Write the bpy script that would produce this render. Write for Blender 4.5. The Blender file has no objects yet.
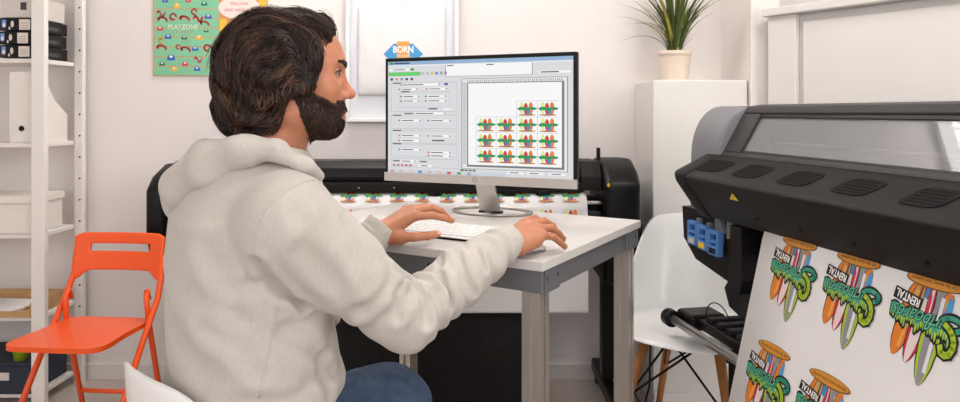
import bpy, bmesh, math, random
import numpy as np
from mathutils import Vector, Matrix, Quaternion
random.seed(7); np.random.seed(7)
SC = bpy.context.scene
C = SC.collection

# ------------------------------------------------------------------ camera, world, lights
F_PX, CX, HY, HC = 696.0, 480.0, 112.0, 1.15       # focal length in px, principal column, horizon row, camera height
cam_d = bpy.data.cameras.new('camera'); cam = bpy.data.objects.new('camera', cam_d); C.objects.link(cam)
cam.location = (0, 0, HC); cam.rotation_euler = (math.pi/2, 0, 0)
cam_d.sensor_width = 36; cam_d.lens = 36*F_PX/960; cam_d.shift_y = -(201-HY)/960; cam_d.clip_start = .05
SC.camera = cam
SC.view_settings.view_transform = 'Standard'; SC.view_settings.look = 'None'
SC.view_settings.exposure = 0.0; SC.view_settings.gamma = 1; SC.view_settings.use_curve_mapping = False

world = bpy.data.worlds.new('world'); SC.world = world; world.use_nodes = True
bgn = world.node_tree.nodes['Background']; bgn.inputs[0].default_value = (.93, .96, 1, 1); bgn.inputs[1].default_value = .38

def area(name, loc, target, sx, sy, power, col=(1, 1, 1)):
    d = bpy.data.lights.new(name, 'AREA'); d.shape = 'RECTANGLE'; d.size = sx; d.size_y = sy
    d.energy = power; d.color = col
    o = bpy.data.objects.new(name, d); C.objects.link(o); o.location = loc
    o.rotation_euler = (Vector(target)-Vector(loc)).to_track_quat('-Z', 'Y').to_euler()
    return o
area('daylight_window_right', (2.45, -.6, 1.75), (-.2, 1.7, 1.0), 2.0, 1.7, 50, (1, .975, .95))
area('daylight_window_front', (-.9, -1.9, 1.8), (-.2, 2.2, .95), 2.6, 1.7, 40, (1, .985, .97))
area('unseen_ceiling_light_a', (-.55, 2.64, 2.60), (-.55, 2.64, 0), .9, .6, 11, (1, .96, .92))  # unseen light, added where the large printer's glass mirrors it
area('unseen_ceiling_light_b', (.9, 1.2, 2.60), (.9, 1.2, 0), .9, .6, 14, (1, .96, .92))  # unseen overhead light added to fill the room

# ------------------------------------------------------------------ helpers
def srgb(r, g=None, b=None):
    if g is None: g = b = r
    f = lambda c: c/12.92 if c <= .04045 else ((c+.055)/1.055)**2.4
    return tuple(f(x/255) for x in (r, g, b))

def P(px, py, Y):                     # a photo direction and a distance give a point in the room
    return Vector(((px-CX)/F_PX*Y, Y, HC-(py-HY)/F_PX*Y))

MATS = {}
def mat(name, col=(.8, .8, .8), rough=.5, metal=0, spec=.5, noise=0, nscale=20, bump=0, bscale=200, stretch=None,
        emit=None, estr=1, sss=0, coat=0, sheen=0, alpha=1, trans=0, ior=1.45, attr=None, bdist=.002):
    if name in MATS: return MATS[name]
    m = bpy.data.materials.new(name); m.use_nodes = True; MATS[name] = m
    nt = m.node_tree; n = nt.nodes; L = nt.links; b = n['Principled BSDF']
    I = b.inputs
    I['Base Color'].default_value = (*col, 1); I['Roughness'].default_value = rough; I['Metallic'].default_value = metal
    I['Specular IOR Level'].default_value = spec; I['IOR'].default_value = ior
    I['Coat Weight'].default_value = coat; I['Sheen Weight'].default_value = sheen
    I['Transmission Weight'].default_value = trans; I['Alpha'].default_value = alpha
    if sss:
        I['Subsurface Weight'].default_value = sss; I['Subsurface Radius'].default_value = (.012, .005, .003)
        I['Subsurface Scale'].default_value = .6
    if attr:
        a = n.new('ShaderNodeAttribute'); a.attribute_name = attr
        L.new(a.outputs['Color'], I['Base Color'])
        if emit is not None:
            L.new(a.outputs['Color'], I['Emission Color']); I['Emission Strength'].default_value = estr
    elif emit is not None:
        I['Emission Color'].default_value = (*emit, 1); I['Emission Strength'].default_value = estr
    if noise or bump:
        tc = n.new('ShaderNodeTexCoord'); mp = n.new('ShaderNodeMapping'); L.new(tc.outputs['Object'], mp.inputs[0])
        if stretch: mp.inputs['Scale'].default_value = stretch
    if noise:
        t = n.new('ShaderNodeTexNoise'); t.inputs['Scale'].default_value = nscale; t.inputs['Detail'].default_value = 6
        L.new(mp.outputs[0], t.inputs[0])
        r = n.new('ShaderNodeMapRange'); L.new(t.outputs[0], r.inputs[0])
        r.inputs[1].default_value = .3; r.inputs[2].default_value = .7; r.inputs[3].default_value = 1-noise; r.inputs[4].default_value = 1+noise
        mx = n.new('ShaderNodeMix'); mx.data_type = 'RGBA'; mx.blend_type = 'MULTIPLY'; mx.inputs[0].default_value = 1
        L.new(r.outputs[0], mx.inputs[7])
        if attr: L.new(a.outputs['Color'], mx.inputs[6])
        else: mx.inputs[6].default_value = (*col, 1)
        L.new(mx.outputs[2], I['Base Color'])
    if bump:
        t2 = n.new('ShaderNodeTexNoise'); t2.inputs['Scale'].default_value = bscale; t2.inputs['Detail'].default_value = 3
        L.new(mp.outputs[0], t2.inputs[0])
        bp = n.new('ShaderNodeBump'); bp.inputs['Strength'].default_value = bump; bp.inputs['Distance'].default_value = bdist
        L.new(t2.outputs[0], bp.inputs['Height']); L.new(bp.outputs[0], I['Normal'])
    return m

M_wall = mat('painted_plaster', srgb(236, 229, 226), .75, noise=.02, nscale=3, bump=.15, bscale=60)
M_ped = mat('painted_pedestal', srgb(223, 219, 215), .6, noise=.02, nscale=4, bump=.12, bscale=50)
M_floor = mat('floor_vinyl', srgb(196, 184, 176), .45, noise=.08, nscale=6)
M_ceil = mat('ceiling_paint', srgb(240, 238, 235), .8)
M_base = mat('baseboard_paint', srgb(228, 222, 218), .5)
M_lam = mat('white_laminate', srgb(216, 213, 210), .35, noise=.015, nscale=30)
M_edge = mat('slab_edging', srgb(200, 196, 190), .5, noise=.03, nscale=40)
M_steel = mat('grey_painted_steel', srgb(120, 121, 125), .42, metal=.35, noise=.05, nscale=30)
M_alu = mat('aluminium_profile', srgb(205, 196, 188), .38, metal=.75, noise=.05, nscale=25, stretch=(1, 1, .1))
M_slot = mat('profile_slot', srgb(120, 112, 106), .5, metal=.6)
M_blk = mat('black_plastic', srgb(14, 13, 14), .42, spec=.3, noise=.1, nscale=60, bump=.1, bscale=600, bdist=.0005)
M_blk2 = mat('charcoal_plastic', srgb(33, 31, 31), .55, spec=.22, noise=.08, nscale=80, bump=.25, bscale=900, bdist=.0006)
M_frame = mat('dark_grey_plastic', srgb(58, 56, 57), .5, spec=.28, noise=.06, nscale=80, bump=.2, bscale=900, bdist=.0005)
M_gry = mat('mid_grey_plastic', srgb(124, 124, 129), .45, noise=.03, nscale=50)
M_vent = mat('vent_mesh', srgb(24, 23, 23), .8, spec=.2)
M_perf = mat('vent_perforation', srgb(10, 10, 10), .9, spec=.1)
M_sil = mat('silver_plastic', srgb(205, 200, 196), .3, metal=.6)
M_chrome = mat('brushed_steel', srgb(196, 190, 184), .3, metal=.9)
M_white = mat('white_plastic', srgb(240, 239, 238), .28, coat=.2)
M_orange = mat('orange_lacquer', srgb(244, 90, 28), .32, coat=.15, noise=.02, nscale=8)
M_wood = mat('beech_wood', srgb(176, 118, 66), .5, noise=.2, nscale=14, stretch=(6, 6, .8))
M_tray = mat('pale_wood', srgb(196, 156, 110), .6, noise=.15, nscale=12, stretch=(1, 6, 6))
M_paper = mat('matte_paper', srgb(240, 238, 238), .6)
M_net = mat('mesh_fabric', srgb(24, 22, 22), .85, noise=.35, nscale=130, bump=.6, bscale=160)
M_shelf = mat('shelf_paint', srgb(238, 233, 228), .45)
M_hole = mat('peg_hole', srgb(60, 54, 50), .8)
M_print = mat('printed_ink', rough=.55, attr='Col')
M_screen = mat('lit_screen', (.02, .02, .02), rough=.3, spec=.3, attr='Col', emit=(1, 1, 1), estr=.92)
for l_ in list(M_screen.node_tree.links):
    if l_.to_socket.name == 'Base Color': M_screen.node_tree.links.remove(l_)
M_glass = mat('tinted_glass', (.30, .30, .31), .03, spec=.6, ior=1.55, alpha=.5)
M_skin = mat('skin', srgb(190, 126, 95), .48, noise=.1, nscale=38, bump=.25, bscale=420, sss=.12, bdist=.0008)
M_hood = mat('heather_fleece', srgb(194, 187, 180), .95, noise=.045, nscale=260, bump=.5, bscale=900, sheen=.15, stretch=(1, 1, .4), bdist=.001)
M_denim = mat('blue_denim', srgb(52, 68, 92), .85, noise=.28, nscale=60, bump=.5, bscale=500, stretch=(1, 1, .6))
M_hair = mat('dark_brown_hair', srgb(44, 28, 20), .36, spec=.5, noise=.4, nscale=45)
M_hair3 = mat('lighter_brown_hair', srgb(92, 62, 43), .36, spec=.5, noise=.4, nscale=45)
M_hair2 = mat('hair_mass', srgb(24, 16, 12), .6)
M_beard = mat('beard_hair', srgb(50, 33, 25), .55, noise=.3, nscale=60)
M_pot = mat('ribbed_ceramic', srgb(226, 208, 192), .6, noise=.04, nscale=30)
M_leaf = mat('leaf_green', srgb(74, 88, 38), .5, noise=.3, nscale=30)
M_leaf2 = mat('leaf_yellow_green', srgb(160, 150, 62), .5, noise=.25, nscale=30)
M_soil = mat('potting_soil', srgb(50, 38, 28), .95)
M_blue = mat('blue_lever_plastic', srgb(86, 138, 206), .35)
M_yel = mat('yellow_label', srgb(240, 200, 40), .5)
M_navy = mat('navy_card', srgb(44, 50, 66), .7, noise=.1, nscale=30)
M_green = mat('lime_green_plastic', srgb(150, 176, 40), .4)
M_card = mat('white_card', srgb(236, 230, 224), .6)
M_card2 = mat('pale_grey_card', srgb(214, 206, 200), .65)
M_cotton = mat('white_cotton', srgb(238, 236, 236), .85, bump=.3, bscale=400)
M_eye = mat('eye_white', srgb(128, 112, 104), .3)
M_iris = mat('iris_brown', srgb(40, 24, 16), .15)
M_sole = mat('shoe_canvas', srgb(70, 70, 74), .8)

def link(name, me, m, parent=None, smooth=False, label=None, kind=None):
    if m is not None and not len(me.materials): me.materials.append(m)
    if smooth: me.polygons.foreach_set('use_smooth', [True]*len(me.polygons))
    o = bpy.data.objects.new(name, me); C.objects.link(o)
    if parent is not None: o.parent = parent
    if label: o['label'] = label
    if kind: o['kind'] = kind
    return o

def empty(name, loc=(0, 0, 0), rz=0, label=None, cat=None, group=None):
    o = bpy.data.objects.new(name, None); C.objects.link(o); o.location = loc; o.rotation_euler = (0, 0, rz)
    o.empty_display_size = .05
    return tag(o, label, cat, group)

def tag(o, label=None, cat=None, group=None):
    if label: o['label'] = label
    if cat: o['category'] = cat
    if group: o['group'] = group
    return o

def world_parent(o, parent):
    """part built in room coordinates: keep it where it is under its thing"""
    o.parent = parent
    o.matrix_parent_inverse = parent_matrix(parent).inverted()
    return o
def parent_matrix(p):
    m = Matrix.LocRotScale(p.location, p.rotation_euler, p.scale)
    if p.parent: m = parent_matrix(p.parent) @ p.matrix_parent_inverse @ m
    return m

class MB:
    """collects shapes; build() links them as ONE mesh"""
    def __init__(s): s.bm = bmesh.new()
    def box(s, c, d, bev=0, seg=2, rot=None):
        r = bmesh.ops.create_cube(s.bm, size=1)
        v = r['verts']
        bmesh.ops.scale(s.bm, vec=d, verts=v)
        if bev:
            e = list({e for x in v for e in x.link_edges})
            r2 = bmesh.ops.bevel(s.bm, geom=e, offset=min(bev, min(d)*.49), segments=seg, affect='EDGES', profile=.5)
            v = list(set(r2['verts']) | {x for x in v if x.is_valid})
        M = Matrix.Translation(c)
        if rot is not None: M = M @ rot.to_4x4()
        bmesh.ops.transform(s.bm, matrix=M, verts=v)
        return s
    def cyl(s, a, b, r, r2=None, n=16):
        a, b = Vector(a), Vector(b); d = b-a
        if r2 is None: r2 = r
        q = d.to_track_quat('Z', 'Y').to_matrix().to_4x4()
        res = bmesh.ops.create_cone(s.bm, cap_ends=True, segments=n, radius1=r, radius2=r2, depth=d.length)
        bmesh.ops.transform(s.bm, matrix=Matrix.Translation((a+b)/2) @ q, verts=res['verts'])
        return s
    def tube(s, pts, r, n=10, caps=True):
        pts = [Vector(p) for p in pts]; rings = []
        rr = r if hasattr(r, '__len__') else [r]*len(pts)
        up = None
        for i, p in enumerate(pts):
            t = (pts[min(i+1, len(pts)-1)]-pts[max(i-1, 0)]).normalized()
            if up is None:
                up = Vector((0, 0, 1)) if abs(t.z) < .9 else Vector((1, 0, 0))
            x = t.cross(up).normalized(); y = x.cross(t).normalized(); up = y
            rings.append([s.bm.verts.new(p+x*math.cos(a)*rr[i]+y*math.sin(a)*rr[i]) for a in [2*math.pi*k/n for k in range(n)]])
        for A, B in zip(rings, rings[1:]):
            for k in range(n): s.bm.faces.new((A[k], B[k], B[(k+1) % n], A[(k+1) % n]))
        if caps:
            s.bm.faces.new(rings[0]); s.bm.faces.new(rings[-1][::-1])
        return s
    def prism(s, poly, fn, a, b):
        """poly: 2-D outline; fn(x, y, t) -> point; extruded t from a to b"""
        A = [s.bm.verts.new(fn(x, y, a)) for x, y in poly]; B = [s.bm.verts.new(fn(x, y, b)) for x, y in poly]
        n = len(poly)
        for k in range(n): s.bm.faces.new((A[k], A[(k+1) % n], B[(k+1) % n], B[k]))
        s.bm.faces.new(A[::-1]); s.bm.faces.new(B)
        return s
    def lathe(s, prof, c=(0, 0, 0), n=32, close=False):
        rings = []
        for r, z in prof:
            rings.append([s.bm.verts.new((c[0]+r*math.cos(2*math.pi*k/n), c[1]+r*math.sin(2*math.pi*k/n), c[2]+z)) for k in range(n)])
        for A, B in zip(rings, rings[1:]):
            for k in range(n): s.bm.faces.new((A[k], A[(k+1) % n], B[(k+1) % n], B[k]))
        if close:
            s.bm.faces.new(rings[0][::-1]); s.bm.faces.new(rings[-1])
        return s
    def grid(s, fn, nu, nv, closed_u=False):
        V = [[s.bm.verts.new(fn(i/nu, j/nv)) for j in range(nv+1)] for i in range(nu+(0 if closed_u else 1))]
        for i in range(nu):
            for j in range(nv):
                a = V[i]; b = V[(i+1) % len(V)]
                s.bm.faces.new((a[j], b[j], b[j+1], a[j+1]))
        return s
    def bevel(s, off, seg=2, ang=.5):
        e = [x for x in s.bm.edges if x.is_manifold and x.calc_face_angle(0) > ang]
        bmesh.ops.bevel(s.bm, geom=e, offset=off, segments=seg, affect='EDGES', profile=.5)
        return s
    def mesh(s, name, smooth=False, recalc=True):
        if recalc: bmesh.ops.recalc_face_normals(s.bm, faces=s.bm.faces)
        me = bpy.data.meshes.new(name); s.bm.to_mesh(me); s.bm.free()
        return me
    def build(s, name, m, parent=None, smooth=False, label=None, kind=None, recalc=True, wp=False):
        me = s.mesh(name, recalc=recalc)
        o = link(name, me, m, None if wp else parent, smooth, label, kind)
        if wp: world_parent(o, parent)
        return o

def autosmooth(o, ang=.6):
    me = o.data
    me.polygons.foreach_set('use_smooth', [True]*len(me.polygons))
    bm = bmesh.new(); bm.from_mesh(me)
    for e in bm.edges: e.smooth = not (len(e.link_faces) == 2 and e.calc_face_angle(0) > ang)
    bm.to_mesh(me); bm.free()
    return o

def solid(o, t, off=-1, sub=0):
    md = o.modifiers.new('thickness', 'SOLIDIFY'); md.thickness = t; md.offset = off
    if sub:
        ms = o.modifiers.new('smooth', 'SUBSURF'); ms.levels = ms.render_levels = sub
    return o

# --- flat print: coloured outlines laid on a surface
_txt = {}
def text_faces(s):
    if s in _txt: return _txt[s]
    cu = bpy.data.curves.new('txt', 'FONT'); cu.body = s; cu.resolution_u = 3
    o = bpy.data.objects.new('txt', cu); C.objects.link(o)
    dg = bpy.context.evaluated_depsgraph_get()
    me = bpy.data.meshes.new_from_object(o.evaluated_get(dg))
    v = [(p.co.x, p.co.y) for p in me.vertices]; f = [tuple(p.vertices) for p in me.polygons]
    bpy.data.objects.remove(o); bpy.data.curves.remove(cu); bpy.data.meshes.remove(me)
    xs = [p[0] for p in v]; ys = [p[1] for p in v]
    cx, cy, w = (min(xs)+max(xs))/2, (min(ys)+max(ys))/2, max(xs)-min(xs)
    _txt[s] = ([((x-cx)/w, (y-cy)/w) for x, y in v], f, (max(ys)-min(ys))/w)
    return _txt[s]

def ellipse(cx, cy, rx, ry, a=0, n=18):
    ca, sa = math.cos(a), math.sin(a)
    return [(cx+rx*math.cos(t)*ca-ry*math.sin(t)*sa, cy+rx*math.cos(t)*sa+ry*math.sin(t)*ca) for t in [2*math.pi*k/n for k in range(n)]]
def rect(x0, y0, x1, y1): return [(x0, y0), (x1, y0), (x1, y1), (x0, y1)]
def stroke(pts, w):
    """polyline with a width -> list of quads"""
    out = []
    for (x0, y0), (x1, y1) in zip(pts, pts[1:]):
        dx, dy = x1-x0, y1-y0; l = math.hypot(dx, dy) or 1; nx, ny = -dy/l*w/2, dx/l*w/2
        ex, ey = dx/l*w*.25, dy/l*w*.25
        out.append([(x0+nx-ex, y0+ny-ey), (x0-nx-ex, y0-ny-ey), (x1-nx+ex, y1-ny+ey), (x1+nx+ex, y1+ny+ey)])
    return out

class Print:
    def __init__(s): s.items = []          # (verts, faces, colour, layer)
    def poly(s, pts, col, layer=0, tf=None):
        if tf: pts = [tf(*p) for p in pts]
        s.items.append((pts, [tuple(range(len(pts)))], col, layer)); return s
    def polys(s, L, col, layer=0, tf=None):
        for p in L: s.poly(p, col, layer, tf)
        return s
    def text(s, txt, cx, cy, w, col, layer=0, ang=0, shear=0, tf=None, hscale=1, bold=0):
        v, f, h = text_faces(txt); ca, sa = math.cos(ang), math.sin(ang)
        offs = [(0, 0)] if not bold else [(bold*math.cos(k*math.pi/4), bold*math.sin(k*math.pi/4)) for k in range(8)]
        for i, (ox, oy) in enumerate(offs):
            pts = []
            for x, y in v:
                y *= hscale; x += shear*y; x *= w; y *= w
                x, y = cx+ox+x*ca-y*sa, cy+oy+x*sa+y*ca
                pts.append(tf(x, y) if tf else (x, y))
            s.items.append((pts, f, col, layer+i*.05))
        return s
    def build(s, name, fn, m, parent=None, step=.0003, wp=False, label=None):
        V, Fc, cols = [], [], []
        for pts, faces, col, layer in s.items:
            b = len(V); V += [fn(x, y, step*(1+layer)) for x, y in pts]
            for f in faces: Fc.append(tuple(b+i for i in f)); cols.append((*col, 1))
        me = bpy.data.meshes.new(name); me.from_pydata([tuple(v) for v in V], [], Fc)
        at = me.color_attributes.new('Col', 'FLOAT_COLOR', 'CORNER')
        data = []
        for p in me.polygons: data += list(cols[p.index])*p.loop_total
        at.data.foreach_set('color', data)
        o = link(name, me, m, None if wp else parent, label=label)
        if wp: world_parent(o, parent)
        return o

# ------------------------------------------------------------------ the setting
WY = 3.0
def structure(name, mb, m, **k):
    o = mb.build(name, m, **k); o['kind'] = 'structure'; return o
structure('floor', MB().box((0, .4, -.05), (5.6, 5.6, .1)), M_floor)
structure('ceiling', MB().box((0, .4, 2.72), (5.6, 5.6, .1)), M_ceil)
structure('wall_back', MB().box((0, WY+.05, 1.33), (5.6, .1, 2.66)), M_wall)
structure('wall_left', MB().box((-2.72, .4, 1.33), (.1, 5.2, 2.66)), M_wall)
structure('wall_right', MB().box((2.72, 1.75, 1.33), (.1, 2.5, 2.66)), M_wall)
structure('wall_column', MB().box((1.095, 2.835, 1.33), (.11, .33, 2.66), .003), M_wall)
structure('baseboard_back', MB().box((-.83, WY-.008, .035), (3.0, .016, .07), .004), M_base)
structure('baseboard_left', MB().box((-2.662, .4, .035), (.016, 5.1, .07), .004), M_base)

def ceiling_fixture(x, y, label):  # lamps added out of view; the first one makes the printer glass reflection
    r = empty('unseen_ceiling_lamp', (x, y, 2.67), 0, label, 'lamp', 'unseen louvred ceiling lamps')
    for sy in (-1, 1): MB().box((0, sy*.33, -.03), (.98, .02, .058), .003).build('housing_side', M_white, r)
    for sx_ in (-1, 1): MB().box((sx_*.48, 0, -.03), (.02, .638, .058), .003).build('housing_end', M_white, r)
    for k in range(4):
        MB().cyl((-.46, -.24+k*.16, -.03), (.46, -.24+k*.16, -.03), .013, n=12).build('tube_lamp', mat('lit_tube', (1, 1, 1), .5, emit=(1, .97, .93), estr=12), r)
    for k in range(11): MB().box((-.42+k*.084, 0, -.045), (.003, .63, .02)).build('louvre', M_white, r)
ceiling_fixture(-.55, 2.64, 'unseen louvred tube lamp added above the desk to reflect in the printer glass')
ceiling_fixture(.9, 1.2, 'unseen louvred tube lamp on the ceiling above the large printer')

# pedestal with plant
X0, X1, Yf, Zt = .669, 1.035, 2.69, 1.274
ped = MB().box(((X0+X1)/2, (Yf+WY)/2, Zt/2), (X1-X0, WY-Yf-.002, Zt), .006, 3).build('display_pedestal', M_ped)
tag(ped, 'tall plain white boxed-in plinth in the corner carrying the potted plant', 'plinth')
structure('baseboard_right', MB().box(((X0+X1)/2, Yf-.008, .035), (X1-X0, .014, .07), .004), M_base)

# ------------------------------------------------------------------ tall white cabinet on the right
def cabinet():
    A = Vector((1.075, 2.60, 0)); ang = math.atan2(-.834, .551)
    r = empty('tall_cabinet', A, ang, 'tall white cabinet with a recessed flat panel front behind the large printer', 'cabinet')
    H = 1.15+103/696*2.60
    L = 1.5
    D = .42
    MB().box((L/2, D/2+.03, (H-.03)/2), (L, D, H-.03), .004).build('body', M_ped, r)
    MB().box((L/2, D/2+.01, H-.015), (L+.02, D+.06, .03), .004).build('top_board', M_ped, r)
    MB().box((.055, .015, (H-.03)/2), (.11, .03, H-.03), .003).build('stile', M_ped, r)
    MB().box((L-.055, .015, (H-.03)/2), (.11, .03, H-.03), .003).build('stile', M_ped, r)
    MB().box((L/2, .022, (H-.05)/2), (L-.26, .014, H-.07), .003).build('door_panel', M_ped, r)
    g = MB().box((.45, .2, .045), (.16, .12, .09), .006).build('storage_box', mat('green_card', srgb(40, 160, 40), .5))
    g.location = (A.x+0, A.y, H); g.rotation_euler = (0, 0, ang)
    tag(g, 'small bright green box on top of the tall white cabinet', 'box')
cabinet()

# ------------------------------------------------------------------ open shelf rack on the left
SX = -1.695
SHELF_Z = [1.358, 1.03, .677, .357]
def shelf_rack():
    r = empty('shelf_rack', (SX, 2.68, 0), 0, 'white open shelf rack with perforated uprights against the wall', 'shelf')
    w = .052
    for x in (0, -.86):
        for y in (0, .27):
            u = MB().box((x-(.0 if x else 0), y, 1.06), (w if y == 0 else .036, .026, 2.12), .003).build('upright', M_shelf, r)
            if y:
                h = MB()
                for k in range(22): h.cyl((x+.006, y-.0126, .15+k*.09), (x+.006, y-.0145, .15+k*.09), .004, n=8)
                h.build('peg_holes', M_hole, u, kind='stuff')
    for z in SHELF_Z+[.06, 1.75, 2.1]:
        MB().box((-.43, .135, z-.009), (.86-.03, .236, .018), .003).build('shelf_board', M_shelf, r)
    return r
shelf_rack()
def sx(px, Y=2.68): return (px-CX)/F_PX*Y
G3 = 'slim boxes on the top shelf'
def flat_box(cx, cy, z, w, d, h, printed, label):
    r = empty('flat_box', (cx, cy, z), random.uniform(-.03, .03), label, 'box', G3)
    m = M_blk
    MB().box((0, 0, h/2-.001), (w, d, h-.004), .002).build('carton', m, r)
    p = Print()
    if printed:
        p.poly(rect(-.5, .06, -.28, .94), srgb(40, 40, 46)).poly(rect(-.42, .3, -.3, .9), srgb(110, 150, 210), 1)
        p.poly(ellipse(-.36, .45, .04, .2), srgb(225, 225, 225), 2)
        p.poly(ellipse(-.12, .55, .05, .28), srgb(215, 205, 200), 1).poly(ellipse(-.2, .2, .03, .14), srgb(200, 200, 200), 1)
        p.poly(rect(.08, .06, .4, .94), srgb(226, 214, 204), 1)
        p.polys([rect(.12, .2+.2*k, .34, .25+.2*k) for k in range(3)], srgb(160, 150, 145), 2)
    else:
        p.poly(rect(-.3, .25, .3, .62), srgb(58, 58, 62)).polys([rect(-.25, .3+.14*k, .2, .36+.14*k) for k in range(2)], srgb(105, 105, 108), 1)
    p.build('printed_panel', lambda x, y, o: Vector((x*w*.98, -d/2-o, y*(h-.006)+.001)), M_print, r)
    p = Print().poly(rect(-.3, .25, .3, .62), srgb(44, 44, 48)).polys([rect(-.25, .3+.14*k, .2, .36+.14*k) for k in range(2)], srgb(100, 100, 104), 1)
    p.build('printed_panel', lambda x, y, o: Vector((w/2+o, x*d*.98, y*(h-.006)+.001)), M_print, r)
ht = .052
XR = SX-.030                                    # inner face of the right-hand upright
for k in range(3):
    flat_box(XR-.0675-.004*(k % 2), 2.80, SHELF_Z[0]+.002+k*ht, .135, .22, ht, True,
             ['lowest', 'middle', 'uppermost'][k]+' slim black box with photo-printed end in the stack on the top shelf')
b = empty('pale_carton', (XR-.07, 2.80, SHELF_Z[0]+.002+3*ht), 0, 'pale grey carton with a dark mark lying on the printed slim boxes', 'box')
MB().box((0, 0, .04), (.13, .2, .08), .003).build('carton', M_card2, b)
p = Print().poly(rect(.012, .03, .036, .06), srgb(70, 66, 66)); p.build('printed_mark', lambda x, y, o: Vector((x, -.1-o, y)), M_print, b)

def magazine_file(x, w, slope, label, m, hole):
    r = empty('magazine_file', (x, 2.70, SHELF_Z[1]+.001), 0, label, 'magazine file')
    h = .275; d = .22; t = .004
    MB().box((0, 0, h/2 if hole else h*.2), (w, t, h if hole else h*.4), .001).build('front_panel', m, r)
    MB().box((0, d-t, h/2 if not hole else h*.2), (w, t, h if not hole else h*.4), .001).build('back_panel', m, r)
    hi, lo = (h, h*.4)
    for s in (-1, 1):
        poly = [(t/2, 0), (d-1.5*t, 0), (d-1.5*t, lo if hole else hi), (d*.6, hi*.8 if not hole else lo*1.5), (d*.3, hi*.92 if hole else lo*1.2), (t/2, hi if hole else lo)]
        MB().prism(poly, lambda a, c, q: Vector((q, a, c)), s*(w/2-t), s*w/2).build('side_panel', m, r)
    MB().box((0, d/2, t/2+.0005), (w-2*t-.001, d-2.6*t, t), 0).build('bottom_panel', m, r)
    if hole:
        MB().cyl((0, -.0022, .055), (0, -.0032, .055), .011, n=18).build('finger_hole', M_blk, r)
magazine_file(XR-.052, .095, 1, 'tall white magazine file with a round black finger hole', M_card, True)
r = empty('lidded_box', (XR-.114, 2.79, SHELF_Z[2]+.001), 0, 'white storage box with an overhanging lid on the third shelf', 'box')
MB().box((-.03, 0, .058), (.27, .2, .115), .003).build('body', M_card, r)
MB().box((-.03, 0, .13), (.285, .212, .03), .004).build('lid', M_card, r)
MB().box((-.03, -.1067, .12), (.28, .0012, .004)).build('lid_shadow_strip', M_card2, r)  # grey strip drawn as a shade line under the lid rim

r = empty('desk_tray', (XR-.112, 2.79, SHELF_Z[3]+.001), 0, 'pale wooden desk tray on the lowest visible shelf', 'tray')
MB().box((-.05, 0, .004), (.31, .21, .008)).build('base', M_tray, r)
for s in (-1, 1):
    MB().box((-.05+s*.157, 0, .0285), (.006, .222, .057), .001).build('side', M_tray, r)
MB().box((-.05, .108, .0285), (.306, .006, .057), .001).build('side', M_tray, r)
MB().box((-.05, -.108, .012), (.306, .006, .024), .001).build('side', M_tray, r)
def ream(z, ry, dx):
    o = MB().box((0, 0, .004), (.2, .17, .008), .001).build('paper_stack', M_paper); o.location = (XR-.18+dx, 2.78, z); o.rotation_euler = (0, 0, ry)
    return o
tag(ream(SHELF_Z[3]+.0095, .05, 0), 'lower sheaf of white paper in the wooden desk tray', 'paper', 'sheaves in the desk tray')
tag(ream(SHELF_Z[3]+.018, -.12, .01), 'upper sheaf of white paper set askew in the wooden desk tray', 'paper', 'sheaves in the desk tray')
o = MB().lathe([(.0, .0), (.024, 0), (.034, .075), (.036, .076), (.033, .074), (.024, .006), (0, .006)], n=24).build('plastic_cup', M_green, smooth=True)
o.location = (sx(21, 2.71), 2.71, .186); tag(o, 'small lime green plastic cup on the navy box', 'cup')
r = empty('navy_box', (sx(30), 2.70, .0615), 0, 'dark navy storage box under the lowest shelf of the rack', 'box')
r.location = (XR-.167, 2.80, .0615)
MB().box((-.05, .0, .055), (.42, .24, .11), .004).build('body', M_navy, r)
MB().box((-.05, .0, .117), (.43, .25, .012), .003).build('lid', M_navy, r)
MB().box((.05, -.1215, .07), (.06, .003, .03), .001).build('label_holder', M_card2, r)

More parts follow.
